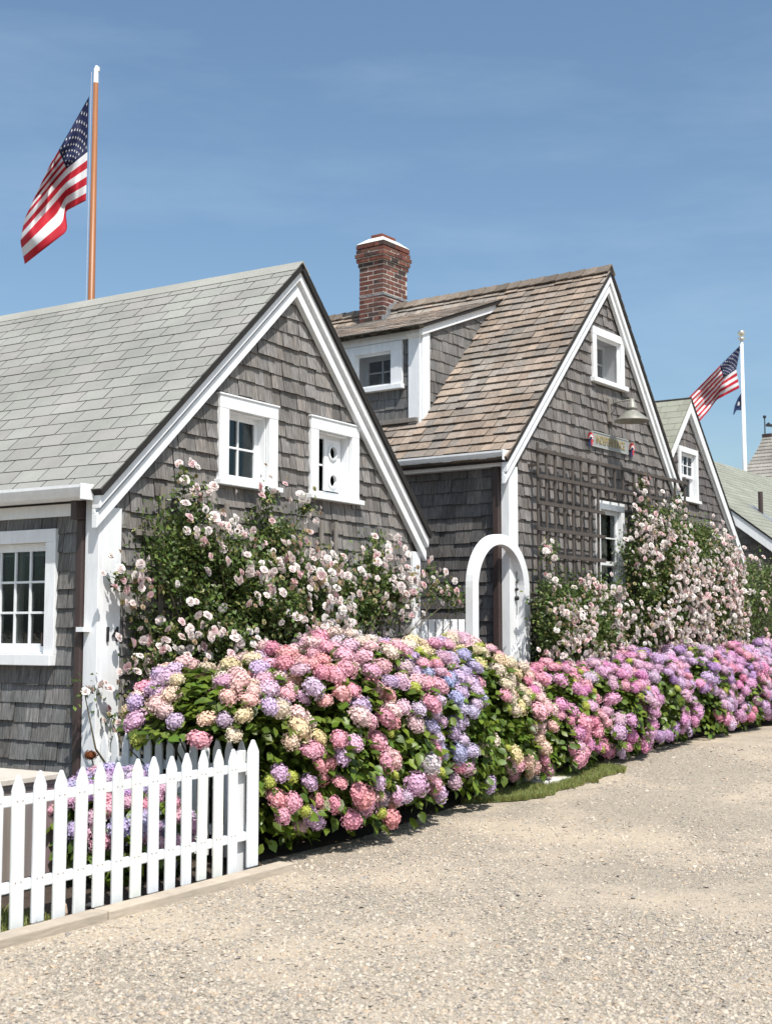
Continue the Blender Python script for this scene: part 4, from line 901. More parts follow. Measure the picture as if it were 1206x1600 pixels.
# ------------------------------------------------------------------ picket fences
def picket_mesh(w, h, th=.02):
    k = MB().prism([(-w / 2, 0), (w / 2, 0), (w / 2, h - .085), (w * .40, h - .060), (w * .10, h - .006), (0, h), (-w * .10, h - .006), (-w * .40, h - .060), (-w / 2, h - .085)], 0, th); return mk('picket', k.v, k.f, WHITE)
PK = picket_mesh(.088, .81)
ff = empty('picket_fence', 0, 0); ff.matrix_basis = W1 @ G @ Matrix.Translation((0, 0, 1.5)); tag(ff, 'white picket fence along the gravel road, front run with spiked tops', 'fence')
aP = [-.289 - .1522 * i for i in range(22)]
for a in aP:
    link('picket', PK, ff, Matrix.Translation((a + random.uniform(-.004, .004), .028 + random.uniform(-.008, .008), 0)) @ Matrix.Rotation(random.uniform(-.012, .012), 4, 'Z') @ Matrix.Rotation(random.uniform(-.02, .02), 4, 'Y'), tuple([random.uniform(.93, 1.0)] * 2 + [random.uniform(.90, .98)]), bevel=.006)
for z0 in (.665, .215): MB().box(-3.6, -.06, z0, z0 + .055, -.045, -.001).build('rail', WHITE, ff, bevel=.006)
nh = MB()
for a in aP:
    for zz in (.028 + .665, .028 + .24):
        for dx in (-.018, .02): nh.lathe([(0, .0215), (.004, .0212), (.0045, .0200)], a + dx, zz, 6)
tag(nh.build('nail_heads', M('rusty_nail', (.22, .13, .09), .8), ff), kind='stuff')
link('picket', picket_mesh(.115, .835), ff, Matrix.Translation((-.075, .04, 0)), bevel=.006)
MB().box(-.165, -.075, .0, .80, -.10, -.047).box(-.055, -.02, .0, .3, -.09, -.02).build('post', WHITE, ff, bevel=.004)
MB().box(-3.3, -3.2, 0, .8, -.10, -.046).build('post', WHITE, ff, bevel=.004)
fi = empty('picket_fence', 0, 0); fi.matrix_basis = W1 @ side_frame(.03); tag(fi, 'short white picket fence run between the cottage corner board and the road, behind flowers', 'fence')
PK2 = picket_mesh(.066, .80)
for i in range(13):
    b = -.08 - .105 * i; link('picket', PK2, fi, Matrix.Translation((-b, .06 + .0 * i, .0)), bevel=.004)
for z0 in (.62, .20): MB().box(.033, 1.43, z0, z0 + .065, -.06, -.001).build('rail', WHITE, fi, bevel=.005)
MB().box(.03, .10, .0, .70, -.12, -.061).build('post', WHITE, fi, bevel=.004)
# timber edging under the fence
te = empty('timber_edging', 0, 0); te.matrix_basis = W1; tag(te, 'pale timber edging board on the ground below the picket fence', 'edging')
k = MB(); 
for (a0, a1) in ((-7.0, -4.1), (-4.09, -1.62), (-1.61, .14)):
    MB().box(a0, a1, -1.70, -1.575, -.05, .052, (random.uniform(.9, 1.05),) * 3).build('timber', TIMBER, te, bevel=.008)
# storage box
sb = empty('storage_box', 0, 0); sb.matrix_basis = W1 @ Matrix.Translation((-1.06, -.72, 0)); tag(sb, 'weathered wooden storage box with pale lid and brass handle behind the picket fence', 'box')
for i in range(9): MB().box(-1.5 + i * .1667, -1.5 + (i + 1) * .1667 - .006, 0, .02, .09, .635).build('plank', BOXW, sb, None, (1 - .1 * (i % 2), 1 - .08 * (i % 3), 1), bevel=.002)
for i in range(4): MB().box(-.02, 0, .021 + i * .15, .021 + (i + 1) * .15 - .005, .09, .635).build('plank', BOXW, sb, bevel=.002)
for i in range(4): MB().box(-1.52, .02, -.03 + i * .165, -.03 + (i + 1) * .165 - .006, .665, .70).build('lid_plank', DECK, sb, bevel=.004)
MB().box(-1.5, 0, 0, .60, .0, .088).build('base', DARK, sb); MB().box(-1.51, .01, -.01, .014, .637, .664).build('lid_rail', BOXW, sb)
MB().box(-1.5, -1.48, .02, .6, .09, .635).box(-1.48, -.02, .585, .6, .09, .635).build('back', BOXW, sb)
MB().tube([(-.62, 0, .50), (-.62, -.035, .50), (-.50, -.035, .50), (-.50, 0, .50)], .009, 8).build('handle', BRASS, sb)
# stones
def rock(name, loc, s, col, label, seed):
    k = MB(); n = 10; vs = []; random.seed(seed)
    prof = [(0, -.3), (.7, -.2), (1, .1), (.8, .5), (.4, .75), (0, .85)]
    k.lathe(prof, 0, 0, n); k.v = [(x * s[0] * (1 + .25 * mnoise.noise(Vector((x * 1.7 + seed, y * 1.7, z * 1.7)))), y * s[1] * (1 + .25 * mnoise.noise(Vector((x * 2, y * 2 + seed, z)))), z * s[2]) for x, y, z in k.v]
    o = k.build(name, M('stone_' + name, col, .85, (12, 12, 12), .2, bump=.5, bscale=(40, 40, 40)), None, Matrix.Translation(loc)); tag(o, label, 'stone')
x, y = h1(-1.72, -1.42); rock('pale_stone', (x, y, .02), (.055, .05, .11), (.50, .38, .29), 'pale pinkish stone at the foot of the picket fence beside the lawn', 3)
x, y = h1(-1.45, -1.40); rock('small_stone', (x, y, .02), (.03, .025, .02), (.5, .42, .36), 'small pale pebble on the soil right of the pinkish stone', 5)
sx, sy = 1.60, 12.78; sl_ = empty('stone_slab', sx, sy, gz(sy), H2A)
tag(sl_, 'pale flat stone slab on the grass verge under the hydrangeas', 'stone')
MB().box(-.30, .28, -.12, .22, 0, .05).build('slab', M('pale_stone_slab', (.62, .60, .56), .85, (15, 15, 15), .1), sl_, bevel=.012)

# ------------------------------------------------------------------ planting
HEADS = []
def make_heads():
    ga = math.pi * (3 - 5 ** .5)
    for k in range(8):
        n = 84; V = []; T = []; F = []
        rs = np.random.default_rng(k + 20)
        lump = rs.normal(size=(5, 3)); 
        for i in range(n):
            z = 1 - 1.62 * (i + .5) / n; r = math.sqrt(max(0, 1 - z * z)); t = ga * i + rs.normal() * .12
            d = np.array([r * math.cos(t), r * math.sin(t), z]); d /= np.linalg.norm(d)
            rad = .90 + .07 * rs.normal() + .05 * math.sin(3 * t + k) ; rad = min(max(rad, .76), 1.06)
            c = d * rad * np.array([1, 1, .84])
            x = np.cross(d, rs.normal(size=3)); x /= np.linalg.norm(x); y = np.cross(d, x)
            tn = d + rs.normal(size=3) * .22; tn /= np.linalg.norm(tn)
            x = x - tn * (x @ tn); x /= np.linalg.norm(x); y = np.cross(tn, x)
            s = .148 + .025 * rs.normal(); base = len(V); sh = .88 + .22 * rs.random(); wm = .08 * rs.random()
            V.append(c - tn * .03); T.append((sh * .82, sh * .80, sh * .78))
            for q in range(4):
                a = q * math.pi / 2; u = math.cos(a) * x + math.sin(a) * y; w = -math.sin(a) * x + math.cos(a) * y; j = len(V); cup = .02 + .03 * rs.random()
                V += [c + s * (.55 * u - .50 * w) + tn * cup, c + s * 1.05 * u + tn * cup * 1.4, c + s * (.55 * u + .50 * w) + tn * cup]
                T += [(sh, sh, sh), (sh + wm, sh + wm, sh + wm), (sh, sh, sh)]
                F += [(base, j, j + 1), (base, j + 1, j + 2)]
        # inner mass so that the gaps are the same flower, deeper in
        j = len(V); ico = []
        for a in range(5):
            for b in range(9):
                ph = math.pi * a / 4; tt = 2 * math.pi * b / 9; ico.append((math.sin(ph) * math.cos(tt) * .80, math.sin(ph) * math.sin(tt) * .80, math.cos(ph) * .68))
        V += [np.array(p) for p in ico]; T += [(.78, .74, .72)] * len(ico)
        for a in range(4):
            for b in range(9): F += [(j + a * 9 + b, j + (a + 1) * 9 + b, j + (a + 1) * 9 + (b + 1) % 9), (j + a * 9 + b, j + (a + 1) * 9 + (b + 1) % 9, j + a * 9 + (b + 1) % 9)]
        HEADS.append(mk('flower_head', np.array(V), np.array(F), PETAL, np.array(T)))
make_heads()

LEAFT = np.array([(0, 0, 0), (.30, .28, .05), (.32, .58, .02), (0, 1.0, -.16), (-.32, .58, .02), (-.30, .28, .05), (0, .5, -.03)])
LEAFF = np.array([(0, 1, 6), (1, 2, 6), (2, 3, 6), (3, 4, 6), (4, 5, 6), (5, 0, 6)])
HLEAF = [mk('leaf', LEAFT * np.array([1, 1, s]), LEAFF, LEAFM, np.array([(1, 1, 1)] * 6 + [(1.15, 1.15, .9)])) for s in (1, -.6, 1.8)]
PALS = {
 'pink': (.84, .36, .50), 'rose': (.80, .25, .42), 'coral': (.86, .38, .40), 'salmon': (.86, .46, .42), 'cream': (.80, .70, .56), 'peach': (.84, .60, .42),
 'lime': (.62, .60, .18), 'yellow': (.76, .66, .32), 'lilac': (.62, .48, .74), 'mauve': (.74, .46, .64), 'blue': (.36, .45, .74), 'peri': (.48, .47, .76),
 'magenta': (.76, .27, .58), 'orchid': (.72, .38, .66), 'violet': (.50, .30, .64), 'blush': (.86, .60, .60), 'silver': (.66, .64, .66)}
BUSHES = []
def bush_def(F_, a, b, ra, rb, h, pal, label, nlab=0, dens=1.0, frac=.9):
    O, A = (H1O, H1A) if F_ == 1 else (H2O, H2A); x, y = W2(O, A, a, b)
    BUSHES.append(dict(x=x, y=y, z=gz(y), A=A, ra=ra, rb=rb + .06, h=h, pal=pal, label=label, nl=nlab, dens=dens, frac=frac))
bush_def(1, .34, -.92, .86, .60, 1.30, [['lime', 'yellow', 'peach'], ['yellow', 'cream', 'blush'], ['lilac', 'lilac', 'pink'], ['pink', 'blush', 'peach']], 'hydrangea bush with yellow, pink and lilac flowers rising behind the short picket fence', 120)
bush_def(1, 1.10, -1.02, .70, .66, 1.40, [['coral', 'pink', 'coral'], ['lilac', 'mauve', 'pink'], ['pink', 'rose', 'blush'], ['coral', 'blush', 'pink']], 'large hydrangea bush with coral pink flowers right beside the fence end post', 200)
bush_def(1, 1.95, -1.02, .72, .64, 1.46, [['blue', 'peri', 'lilac'], ['pink', 'lilac', 'mauve'], ['lilac', 'silver', 'pink'], ['pink', 'blush', 'cream']], 'large hydrangea bush with blue, silver and pink flowers below the gable windows', 200)
bush_def(1, 2.85, -.98, .74, .62, 1.42, [['peri', 'blue', 'lilac'], ['mauve', 'pink', 'lilac'], ['mauve', 'blush', 'pink'], ['cream', 'yellow', 'blush']], 'large hydrangea bush with mauve pink flowers spilling towards the gravel', 180)
bush_def(1, 3.75, -.95, .70, .60, 1.34, [['yellow', 'lime', 'cream'], ['yellow', 'cream', 'peach'], ['blush', 'pink', 'peach'], ['pink', 'mauve', 'blush']], 'hydrangea bush with yellow and peach flowers in front of the white arch', 120)
bush_def(2, -1.75, -.76, .68, .52, 1.12, [['pink', 'rose', 'blush'], ['peach', 'salmon', 'blush'], ['rose', 'pink', 'magenta']], 'hydrangea bush with hot pink and salmon flowers beside the grass verge', 60)
bush_def(2, -.75, -.78, .72, .50, 1.04, [['magenta', 'pink', 'mauve'], ['pink', 'rose', 'pink'], ['orchid', 'magenta', 'pink']], 'hydrangea bush with magenta pink flowers in front of the dark trellis')
bush_def(2, .40, -.80, .75, .50, 1.00, [['orchid', 'magenta', 'pink'], ['mauve', 'orchid', 'lilac'], ['pink', 'magenta', 'orchid']], 'hydrangea bush with orchid pink flowers below the rose-framed sash window', 0)
bush_def(2, 1.65, -.76, .82, .50, 1.06, [['orchid', 'magenta', 'mauve'], ['lilac', 'orchid', 'violet'], ['pink', 'magenta', 'orchid']], 'hydrangea bush of purple-pink flowers under the tallest climbing roses')
bush_def(2, 3.0, -.70, .85, .52, 1.12, [['orchid', 'mauve', 'lilac'], ['lilac', 'orchid', 'violet'], ['pink', 'magenta', 'magenta']], 'hydrangea bush with violet and rose flowers along the far end of the middle cottage')
bush_def(2, 4.4, -.66, .85, .52, 1.12, [['orchid', 'mauve', 'lilac'], ['magenta', 'rose', 'orchid'], ['lilac', 'orchid', 'violet']], 'far hydrangea bush with mauve flowers at the right edge, before the last one')
bush_def(2, 5.9, -.62, .9, .52, 1.12, [['lilac', 'orchid', 'mauve'], ['violet', 'orchid', 'lilac']], 'farthest hydrangea bush with lilac blue flowers at the right edge')
bush_def(1, -.62, -.78, .52, .42, .64, [['violet', 'lilac', 'peri'], ['pink', 'mauve', 'orchid'], ['peri', 'violet', 'blue']], 'low purple and pink hydrangea inside the picket-fenced corner', 40, 1.0, .8)

def dome(B, x, y, z):
    """<1 inside the bush"""
    dx, dy = x - B['x'], y - B['y']; c, s = math.cos(B['A']), math.sin(B['A']); a = (dx * c + dy * s) / B['ra']; b = (-dx * s + dy * c) / B['rb']; q = (z - B['z']) / B['h']
    p = 2.5; w = .44
    return (abs(a) ** p + abs(b) ** p + (abs(q - w) / (1 - w if q > w else w + .12)) ** p) ** (1 / p)
def dome_point(B, d):
    """surface point along direction d (local a,b,q)"""
    lo, hi = 0., 3.; c, s = math.cos(B['A']), math.sin(B['A']); z0 = B['z'] + .44 * B['h']
    w = (d[0] * c - d[1] * s, d[0] * s + d[1] * c, d[2])
    for _ in range(18):
        m = (lo + hi) / 2
        if dome(B, B['x'] + w[0] * m, B['y'] + w[1] * m, z0 + w[2] * m) < 1: lo = m
        else: hi = m
    f = 1 + .17 * mnoise.noise(Vector((w[0] * 2.2 + B['x'] * 3, w[1] * 2.2, w[2] * 2.6)))
    return Vector((B['x'] + w[0] * lo * f, B['y'] + w[1] * lo * f, z0 + w[2] * lo * f)), Vector(w)

def fence_side(x, y, z, m):
    a = (x - H1O[0]) * math.cos(H1A) + (y - H1O[1]) * math.sin(H1A); b = -(x - H1O[0]) * math.sin(H1A) + (y - H1O[1]) * math.cos(H1A)
    return a < m and b > -1.68 and z < .83 + m * .3
ALLH = []
for bi, B in enumerate(BUSHES):
    e = empty('hydrangea_bush', B['x'], B['y'], B['z']); tag(e, B['label'], 'bush', 'hydrangeas in a long bed in front of the cottages'); B['o'] = e; B['inv'] = Matrix.Translation((-B['x'], -B['y'], -B['z']))
    placed = []; mine = 0; tries = 0
    near = B['y'] < 14
    while tries < 5200 and mine < 295:
        tries += 1
        v = Vector((random.gauss(0, 1), random.gauss(0, 1), random.gauss(0, 1)))
        if v.z < -.5 * v.length: continue
        v.normalize(); p, w = dome_point(B, v)
        zr = (p.z - B['z']) / B['h']
        if p.z < B['z'] + .10: continue
        if bi < 2 and fence_side(p.x, p.y, p.z, .10): continue
        if v.y > .35 and v.z < .55: continue                        # back side, against the wall
        cl = mnoise.noise(Vector((p.x * 2.7, p.y * 2.7, p.z * 3.4 + 7)))
        pr = (.84 if zr > .76 else .34 if zr > .45 else .20) * B['dens'] + cl * 1.9
        if random.random() > pr: continue
        if any(dome(Q, p.x, p.y, p.z) < .90 for Q in BUSHES if Q is not B and abs(Q['x'] - B['x']) + abs(Q['y'] - B['y']) < 4): continue
        r = random.uniform(.062, .094) * (1 if B['h'] > .8 else .8)
        if any((p - q).length < (r + rq) * .72 for q, rq in ALLH[-500:]): continue
        ALLH.append((p, r)); mine += 1
        n1 = mnoise.noise(Vector((p.x * 1.7 + bi * 5, p.y * 1.7, p.z * 2.1))) * 1.1 + random.uniform(-.2, .2) + .5
        grp = B['pal'][int(min(.999, max(0, n1)) * len(B['pal']))]; nm = random.choice(grp); c = PALS[nm]; k_ = random.uniform(.9, 1.06); ml = random.uniform(.08, .40)
        c2_ = PALS[random.choice(grp)]; mix_ = random.uniform(0, .5); c = tuple(x * (1 - mix_) + y_ * mix_ for x, y_ in zip(c, c2_))
        col = tuple(min(.9, (x * (1 - ml) + y_ * ml) * k_) for x, y_ in zip(c, (.86, .74, .72)))
        if bi == 0 and zr < .62: col = tuple(min(.9, v * k_) for v in random.choice(((.84, .42, .46), (.82, .45, .56), (.70, .50, .70))))
        if random.random() < .06: col = (.50, .55, .13); r *= .6
        d = (w * .75 + Vector((0, 0, .45)) + Vector((random.gauss(0, .2), random.gauss(0, .2), random.gauss(0, .15)))).normalized()
        rot = d.to_track_quat('Z', 'Y').to_matrix().to_4x4() @ Matrix.Rotation(random.uniform(0, 6.28), 4, 'Z')
        sc = Matrix.Diagonal((r * random.uniform(.85, 1.2), r * random.uniform(.85, 1.2), r * random.uniform(.72, 1.08), 1))
        pp = p + w * random.uniform(-.02, .035)
        link('flower_head', random.choice(HEADS), e, B['inv'] @ Matrix.Translation(pp) @ rot @ sc, col)
        # companion head tucked close, so they clump
    # leaves
    area = B['ra'] * B['rb'] + (B['ra'] + B['rb']) * B['h']; nL = int(3100 * area / 2.2)
    if B['y'] > 15: nL = int(nL * .75)
    D = rng.normal(size=(nL, 3)); D = norm(D); D[:, 2] = np.where(D[:, 2] < -.62, -D[:, 2], D[:, 2])
    rad = 1 - .42 * rng.random(nL) ** 1.6
    c, s = math.cos(B['A']), math.sin(B['A']); Wd = np.c_[D[:, 0] * c - D[:, 1] * s, D[:, 0] * s + D[:, 1] * c, D[:, 2]]
    pt = np.empty((nL, 3))
    for i in range(nL):
        q, _ = dome_point(B, D[i]) if i % 1 == 0 else (None, None); z0 = B['z'] + .44 * B['h']
        pt[i] = (B['x'] + (q.x - B['x']) * rad[i], B['y'] + (q.y - B['y']) * rad[i], max(B['z'] + .03, z0 + (q.z - z0) * rad[i]))
    nrm = norm(Wd * .55 + np.array([0, 0, .75]) + rng.normal(size=(nL, 3)) * .38)
    yd = norm(Wd + rng.normal(size=(nL, 3)) * .6); yd = norm(yd - (yd * nrm).sum(1, keepdims=True) * nrm); xd = np.cross(yd, nrm)
    sz = rng.uniform(.06, .108, nL)
    base = np.array([(.080, .150, .018)]); hue = rng.random((nL, 1)); col = base * (.55 + .75 * rng.random((nL, 1))) * (1 + hue * np.array([[.75, .25, .3]]))
    loc = pt - np.array([B['x'], B['y'], B['z']])
    idx = np.arange(nL); npart = B['nl']
    outer = np.argsort(-rad + np.where((D[:, 1] > .2) & (D[:, 2] < .6), 1, 0))[:npart]
    for i in outer:
        if bi < 2 and fence_side(pt[i][0], pt[i][1], pt[i][2], .10): continue
        m = Matrix(((xd[i][0], yd[i][0], nrm[i][0], loc[i][0]), (xd[i][1], yd[i][1], nrm[i][1], loc[i][1]), (xd[i][2], yd[i][2], nrm[i][2], loc[i][2]), (0, 0, 0, 1))) @ Matrix.Scale(sz[i] * 1.08, 4)
        link('leaf', HLEAF[i % 3], e, m, tuple(col[i]))
    bad = set(i for i in range(nL) if bi < 2 and fence_side(pt[i][0], pt[i][1], pt[i][2], .09))
    keep = np.array([i for i in np.setdiff1d(idx, outer) if i not in bad])
    V = np_xform(LEAFT, loc[keep], xd[keep], yd[keep], nrm[keep], sz[keep]); F = (LEAFF[None] + 7 * np.arange(len(keep))[:, None, None]).reshape(-1, 3)
    tag(link('foliage', mk('foliage', V, F, LEAFM, np.repeat(col[keep], 7, 0)), e), kind='stuff')
    k = MB()
    for _ in range(26):
        v = Vector((random.gauss(0, 1), random.gauss(0, 1), abs(random.gauss(0, .9)) + .2)).normalized(); p, w = dome_point(B, v); p = p - Vector((B['x'], B['y'], B['z']))
        q = Vector((p.x * .18, p.y * .18, 0)); k.tube([q, (p.x * .5, p.y * .5, p.z * .55), p * .93], [.011, .008, .004], 5, cap=False)
    tag(k.build('stems', STEM, e), kind='stuff')

# a bare straggling head on the corner post
def dried(name, loc, r, label, col):
    e = empty(name, *loc); tag(e, label, 'dead flower')
    link('flower_head', HEADS[2], e, Matrix.Rotation(1.3, 4, 'X') @ Matrix.Diagonal((r, r * .7, r * .6, 1)), col); MB().tube([(0, 0, 0), (.03, .03, -.12)], .005, 5).build('stem', STEM, e)
x, y = h1(-.10, -.06); dried('dried_flower_head', (x, y, .70), .055, 'rusty brown dried flower head where the inner fence meets the corner post', (.22, .075, .03))

# roses
ROSES = []
def make_roses():
    for k in range(6):
        rs = np.random.default_rng(k + 90); V = []; F = []; T = []
        for (n, r0, lift, sz, sh) in ((7, .52, .10, .66, 1.0), (6, .36, .30, .56, .98), (5, .20, .46, .44, .94), (4, .08, .58, .30, .88)):
            ph = rs.random() * 6
            for i in range(n):
                a = ph + 2 * math.pi * i / n + rs.normal() * .12; u = np.array([math.cos(a), math.sin(a), 0]); w = np.array([-math.sin(a), math.cos(a), 0]); up = np.array([0, 0, 1.]); j = len(V)
                lf = lift + rs.normal() * .06; hw = sz * .62
                V += [u * .04 + up * lf * .3, u * r0 - w * hw + up * lf * .9, u * (r0 + sz * .50) - w * hw * .55 + up * (lf * .9 - .04), u * (r0 + sz * .50) + w * hw * .55 + up * (lf * .9 - .02), u * r0 + w * hw + up * lf * .95]
                t = sh * (.92 + .12 * rs.random()); T += [(t, t * .84, t * .80), (t, t * .98, t * .97), (t, t, t), (t, t, t), (t, t * .98, t * .97)]; F += [(j, j + 1, j + 2), (j, j + 2, j + 3), (j, j + 3, j + 4)]
        ROSES.append(mk('rose', np.array(V), np.array(F), PETAL, np.array(T)))
make_roses()
RLT = np.array([(0, 0, 0), (.30, .45, .08), (0, 1, -.05), (-.30, .45, .08)]); RLF = np.array([(0, 1, 2), (0, 2, 3)])
def inpoly(x, y, P):
    r = False; n = len(P)
    for i in range(n):
        x0, y0 = P[i]; x1, y1 = P[(i + 1) % n]
        if (y0 > y) != (y1 > y) and x < (x1 - x0) * (y - y0) / (y1 - y0) + x0: r = not r
    return r
def edge_d(x, y, P):
    d = 9
    for i in range(len(P)):
        x0, y0 = P[i]; x1, y1 = P[(i + 1) % len(P)]; L2 = (x1 - x0) ** 2 + (y1 - y0) ** 2; t = max(0, min(1, ((x - x0) * (x1 - x0) + (y - y0) * (y1 - y0)) / L2)); d = min(d, math.hypot(x - x0 - t * (x1 - x0), y - y0 - t * (y1 - y0)))
    return d
def climber(Wm, poly, off, depth, nclump, nleaf, nclus, label, sprays=(), bloom=(4, 11), green=(.052, .092, .022), base_pts=(), tan=.2, grp=None, rsz=.036, left=None, hole=-.9, lefty=-9):
    M4 = Wm @ G; e = bpy.data.objects.new('climbing_rose', None); COL.objects.link(e); e.matrix_basis = M4; tag(e, label, 'rose bush', grp)
    xs_ = [p[0] for p in poly]; ys_ = [p[1] for p in poly]; pts = []; C_ = []
    while len(C_) < nclump:
        x, y = random.uniform(min(xs_), max(xs_)), random.uniform(min(ys_), max(ys_))
        if not inpoly(x, y, poly): continue
        d = edge_d(x, y, poly); n_ = mnoise.noise(Vector((x * 1.9, y * 1.9, 11)))
        if d < .18 and n_ < .0 and random.random() < .7: continue
        if n_ < hole: continue
        dd = min(1, d / .45); zz = off + random.random() * depth * (.35 + .65 * dd)
        if left is not None and y > lefty and x < left - 1.45 * zz: continue
        C_.append((x, y, zz, .05 + .07 * random.random()))
    for (x, y, z, r) in sprays: C_.append((x, y, z, r))
    C_ = np.array(C_); ci = rng.integers(0, len(C_), nleaf); P_ = C_[ci, :3] + rng.normal(size=(nleaf, 3)) * (C_[ci, 3:4] * np.array([[1, 1, .8]])); P_[:, 2] = np.maximum(P_[:, 2], .03)
    nr = norm(rng.normal(size=(nleaf, 3)) * .75 + np.array([0, .55, .5])); x_, y_ = basis(nr); sz = rng.uniform(.030, .058, nleaf)
    col = np.array([green]) * (.55 + 1.6 * rng.random((nleaf, 1)) ** 1.5) * (1 + rng.random((nleaf, 1)) * np.array([[.55, .2, .15]])); col = np.where(rng.random((nleaf, 1)) < .10, np.array([[.21, .21, .07]]), col)
    V = np_xform(RLT, P_, x_, y_, nr, sz); F = (RLF[None] + 4 * np.arange(nleaf)[:, None, None]).reshape(-1, 3)
    tag(link('foliage', mk('foliage', V, F, LEAFM, np.repeat(col, 4, 0)), e), kind='stuff')
    # canes
    k = MB()
    for i in list(range(0, len(C_) - len(sprays), 4)) + list(range(len(C_) - len(sprays), len(C_))):
        x, y, z, r = C_[i]; bx, by = random.choice(base_pts); mx_ = (x + bx) / 2 + random.uniform(-.2, .2)
        k.tube([(bx + random.uniform(-.1, .1), by, .12), (mx_, (y + by) / 2, z * .5 + .1), (x, y, z)], [.012, .008, .003], 5, cap=False)
    tag(k.build('canes', M('rose_cane', (.10, .085, .05), .8), e), kind='stuff')
    blooms = []; tries = 0; cent = []
    while len(cent) < nclus and tries < 20000:
        tries += 1; x, y = random.uniform(min(xs_), max(xs_)), random.uniform(min(ys_), max(ys_))
        if not inpoly(x, y, poly): continue
        if left is not None and y > lefty and x < left + .05 - 1.45 * (off + depth * (.35 + .65 * min(1, edge_d(x, y, poly) / .45)) + .05): continue
        if any(math.hypot(x - a, y - b) < .085 for a, b, _ in cent): continue
        if mnoise.noise(Vector((x * 1.6, y * 1.6, 2))) + random.uniform(-.25, .25) < -.02: continue
        d = min(1, edge_d(x, y, poly) / .45); cent.append((x, y, off + depth * (.35 + .65 * d) + .05))
    for (x, y, z, r) in sprays:
        if random.random() < .6: cent.append((x, y, z + .03))
    for (x, y, z) in cent:
        dr = random.random() < tan; nb = random.randint(*bloom); sp = .018 + .0075 * nb
        for _ in range(nb):
            blooms.append((x + random.gauss(0, sp), y + random.gauss(0, sp * .85), z + random.gauss(0, .03), dr if random.random() < .8 else not dr))
    random.shuffle(blooms); rest_v = []; rest_f = []; rest_t = []; off_ = 0
    for i, (x, y, z, dr) in enumerate(blooms):
        pk = random.random(); k_ = random.uniform(.88, 1.03)
        col = ((.50, .38, .26) if random.random() < .6 else (.42, .38, .20)) if dr else ((.87, .77, .75) if pk < .5 else (.88, .83, .80) if pk < .85 else (.84, .62, .63))
        col = tuple(v * k_ for v in col); r = rsz * random.uniform(.7, 1.25) * (.62 if dr else 1)
        d = Vector((random.gauss(0, .5), random.gauss(.25, .5), 1)).normalized(); m = Matrix.Translation((x, y, max(z, .06))) @ d.to_track_quat('Z', 'Y').to_matrix().to_4x4() @ Matrix.Rotation(random.uniform(0, 6), 4, 'Z') @ Matrix.Scale(r, 4)
        me = ROSES[i % 6]
        if i < 290: link('rose', me, e, m, col)
        else:
            vs = np.empty(len(me.vertices) * 3, dtype=np.float32); me.vertices.foreach_get('co', vs); vs = vs.reshape(-1, 3); mm = np.array(m)
            rest_v.append(vs @ mm[:3, :3].T + mm[:3, 3]); n0 = len(vs); nf = len(me.polygons); fi_ = np.empty(nf * 3, dtype=np.int32); me.loops.foreach_get('vertex_index', fi_)
            rest_f.append(fi_.reshape(-1, 3) + off_); rest_t.append(np.tile(np.array(col), (n0, 1)) * (.86 + .14 * rng.random((n0, 1)))); off_ += n0
    if rest_v: tag(link('roses', mk('roses', np.vstack(rest_v), np.vstack(rest_f), PETAL, np.vstack(rest_t)), e), kind='stuff')
    return e
poly1 = [(.16, 2.0), (.26, 2.25), (.50, 2.44), (.66, 2.66), (.86, 2.62), (1.02, 2.38), (1.50, 2.34), (1.80, 2.62), (2.0, 2.52), (2.30, 2.50), (2.50, 2.30), (2.80, 2.18), (3.2, 2.2), (3.5, 2.48), (3.85, 2.42), (4.1, 2.22), (4.3, 1.98), (4.1, 1.78), (3.5, 1.66), (2.8, 1.5), (3.0, .7), (.30, .7), (.30, 1.2), (.40, 1.6), (.38, 1.8)]
spr = [(4.55, 1.98, .25, .07), (4.75, 2.02, .28, .06), (4.9, 1.93, .3, .06), (5.05, 1.95, .3, .05), (5.2, 1.86, .3, .05), (4.65, 2.2, .2, .05), (.36, 1.66, .10, .05), (.38, 1.50, .10, .045), (.26, 1.36, .2, .05), (.24, 1.9, .2, .05), (.08, 1.97, .16, .04), (1.82, 2.72, .2, .04), (2.3, 2.68, .25, .04), (.72, 2.80, .2, .04)]
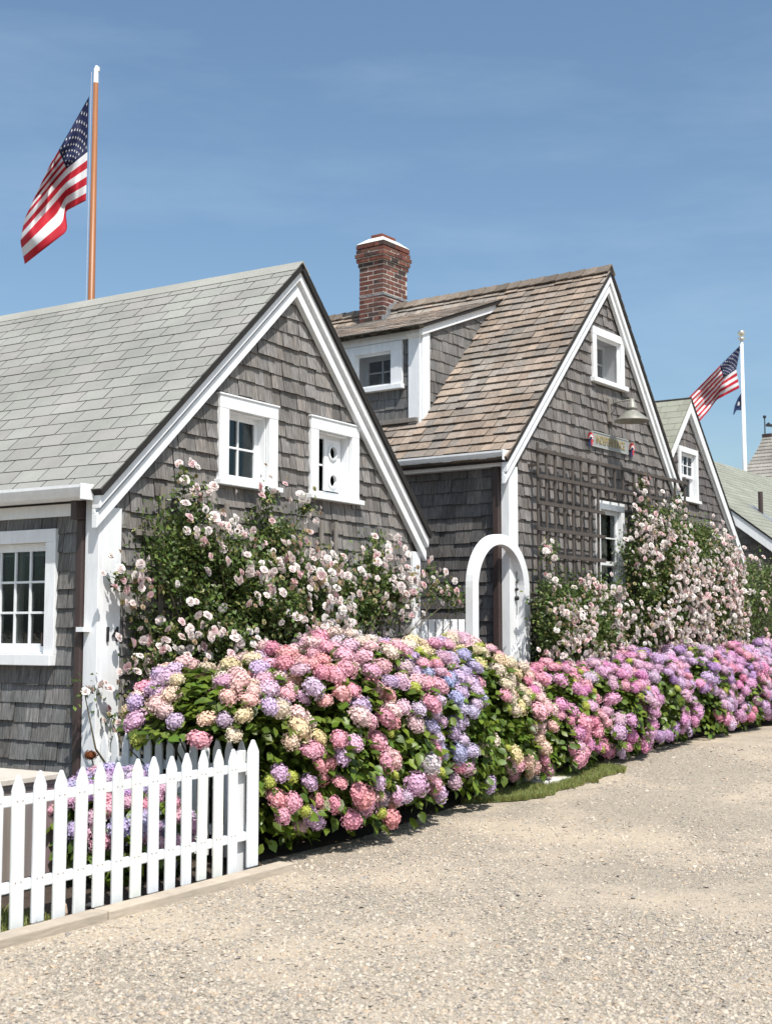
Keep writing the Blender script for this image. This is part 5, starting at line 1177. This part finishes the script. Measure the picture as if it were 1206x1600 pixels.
climber(W1, poly1, .04, .58, 400, 40000, 84, 'climbing rose with pale pink clusters covering the lower gable of the nearest cottage', spr, bloom=(7, 18), base_pts=[(.8, .1), (1.9, .1), (3.2, .1)], tan=.24, rsz=.042, hole=-.26, grp='pale pink climbing roses on the cottages')
poly2a = [(-.36, 2.25), (.0, 2.34), (.35, 2.32), (.72, 2.10), (1.35, 2.16), (1.75, 2.12), (1.95, 1.98), (1.95, .9), (-.35, .9)]
climber(W_2, poly2a, .10, .50, 260, 26000, 56, 'lower climbing rose with white-pink blooms left of and below the tall sash window', [(.0, 2.46, .48, .04), (.3, 2.5, .4, .05)], base_pts=[(.5, .3), (1.3, .3)], left=.66, bloom=(6, 15), tan=.12, grp='pale pink climbing roses on the cottages', rsz=.041)
poly2b = [(1.92, 2.05), (1.95, 2.30), (2.35, 2.46), (2.6, 2.78), (2.9, 3.05), (3.2, 3.12), (3.8, 3.20), (4.4, 3.12), (5.1, 2.98), (5.6, 2.60), (5.6, .9), (1.95, .9)]
climber(W_2, poly2b, .08, .70, 520, 46000, 170, 'tallest climbing rose thick with pale blooms on the right half of the middle cottage', [(3.0, 3.50, .25, .04), (3.0, 3.25, .25, .05), (4.0, 3.35, .3, .06), (2.7, 3.0, .3, .06)], base_pts=[(2.6, .3), (3.8, .3), (4.8, .3)], bloom=(7, 19), left=2.85, lefty=2.15, tan=.10, grp='pale pink climbing roses on the cottages', rsz=.041)
poly2c = [(5.55, 2.55), (6.2, 2.75), (7.2, 2.62), (8.2, 2.6), (9.5, 2.4), (9.5, .9), (5.55, .9)]
climber(W_2, poly2c, .10, .60, 260, 24000, 60, 'far climbing rose with sparse pale blooms below the third gable at the right edge', [(5.8, 2.8, .3, .06)], base_pts=[(6.2, .3), (7.8, .3)], tan=.12, grp='pale pink climbing roses on the cottages', rsz=.041)
# lone rose spray by the corner board
sprx = climber(W1, [(-.20, 1.10), (-.06, 1.10), (-.06, 1.22), (-.20, 1.22)], .04, .05, 2, 60, 2, 'single pale pink rose spray crossing the white corner board near its foot', [(.08, .95, .08, .03)], bloom=(4, 6), base_pts=[(.3, .3)], tan=0, grp=None)
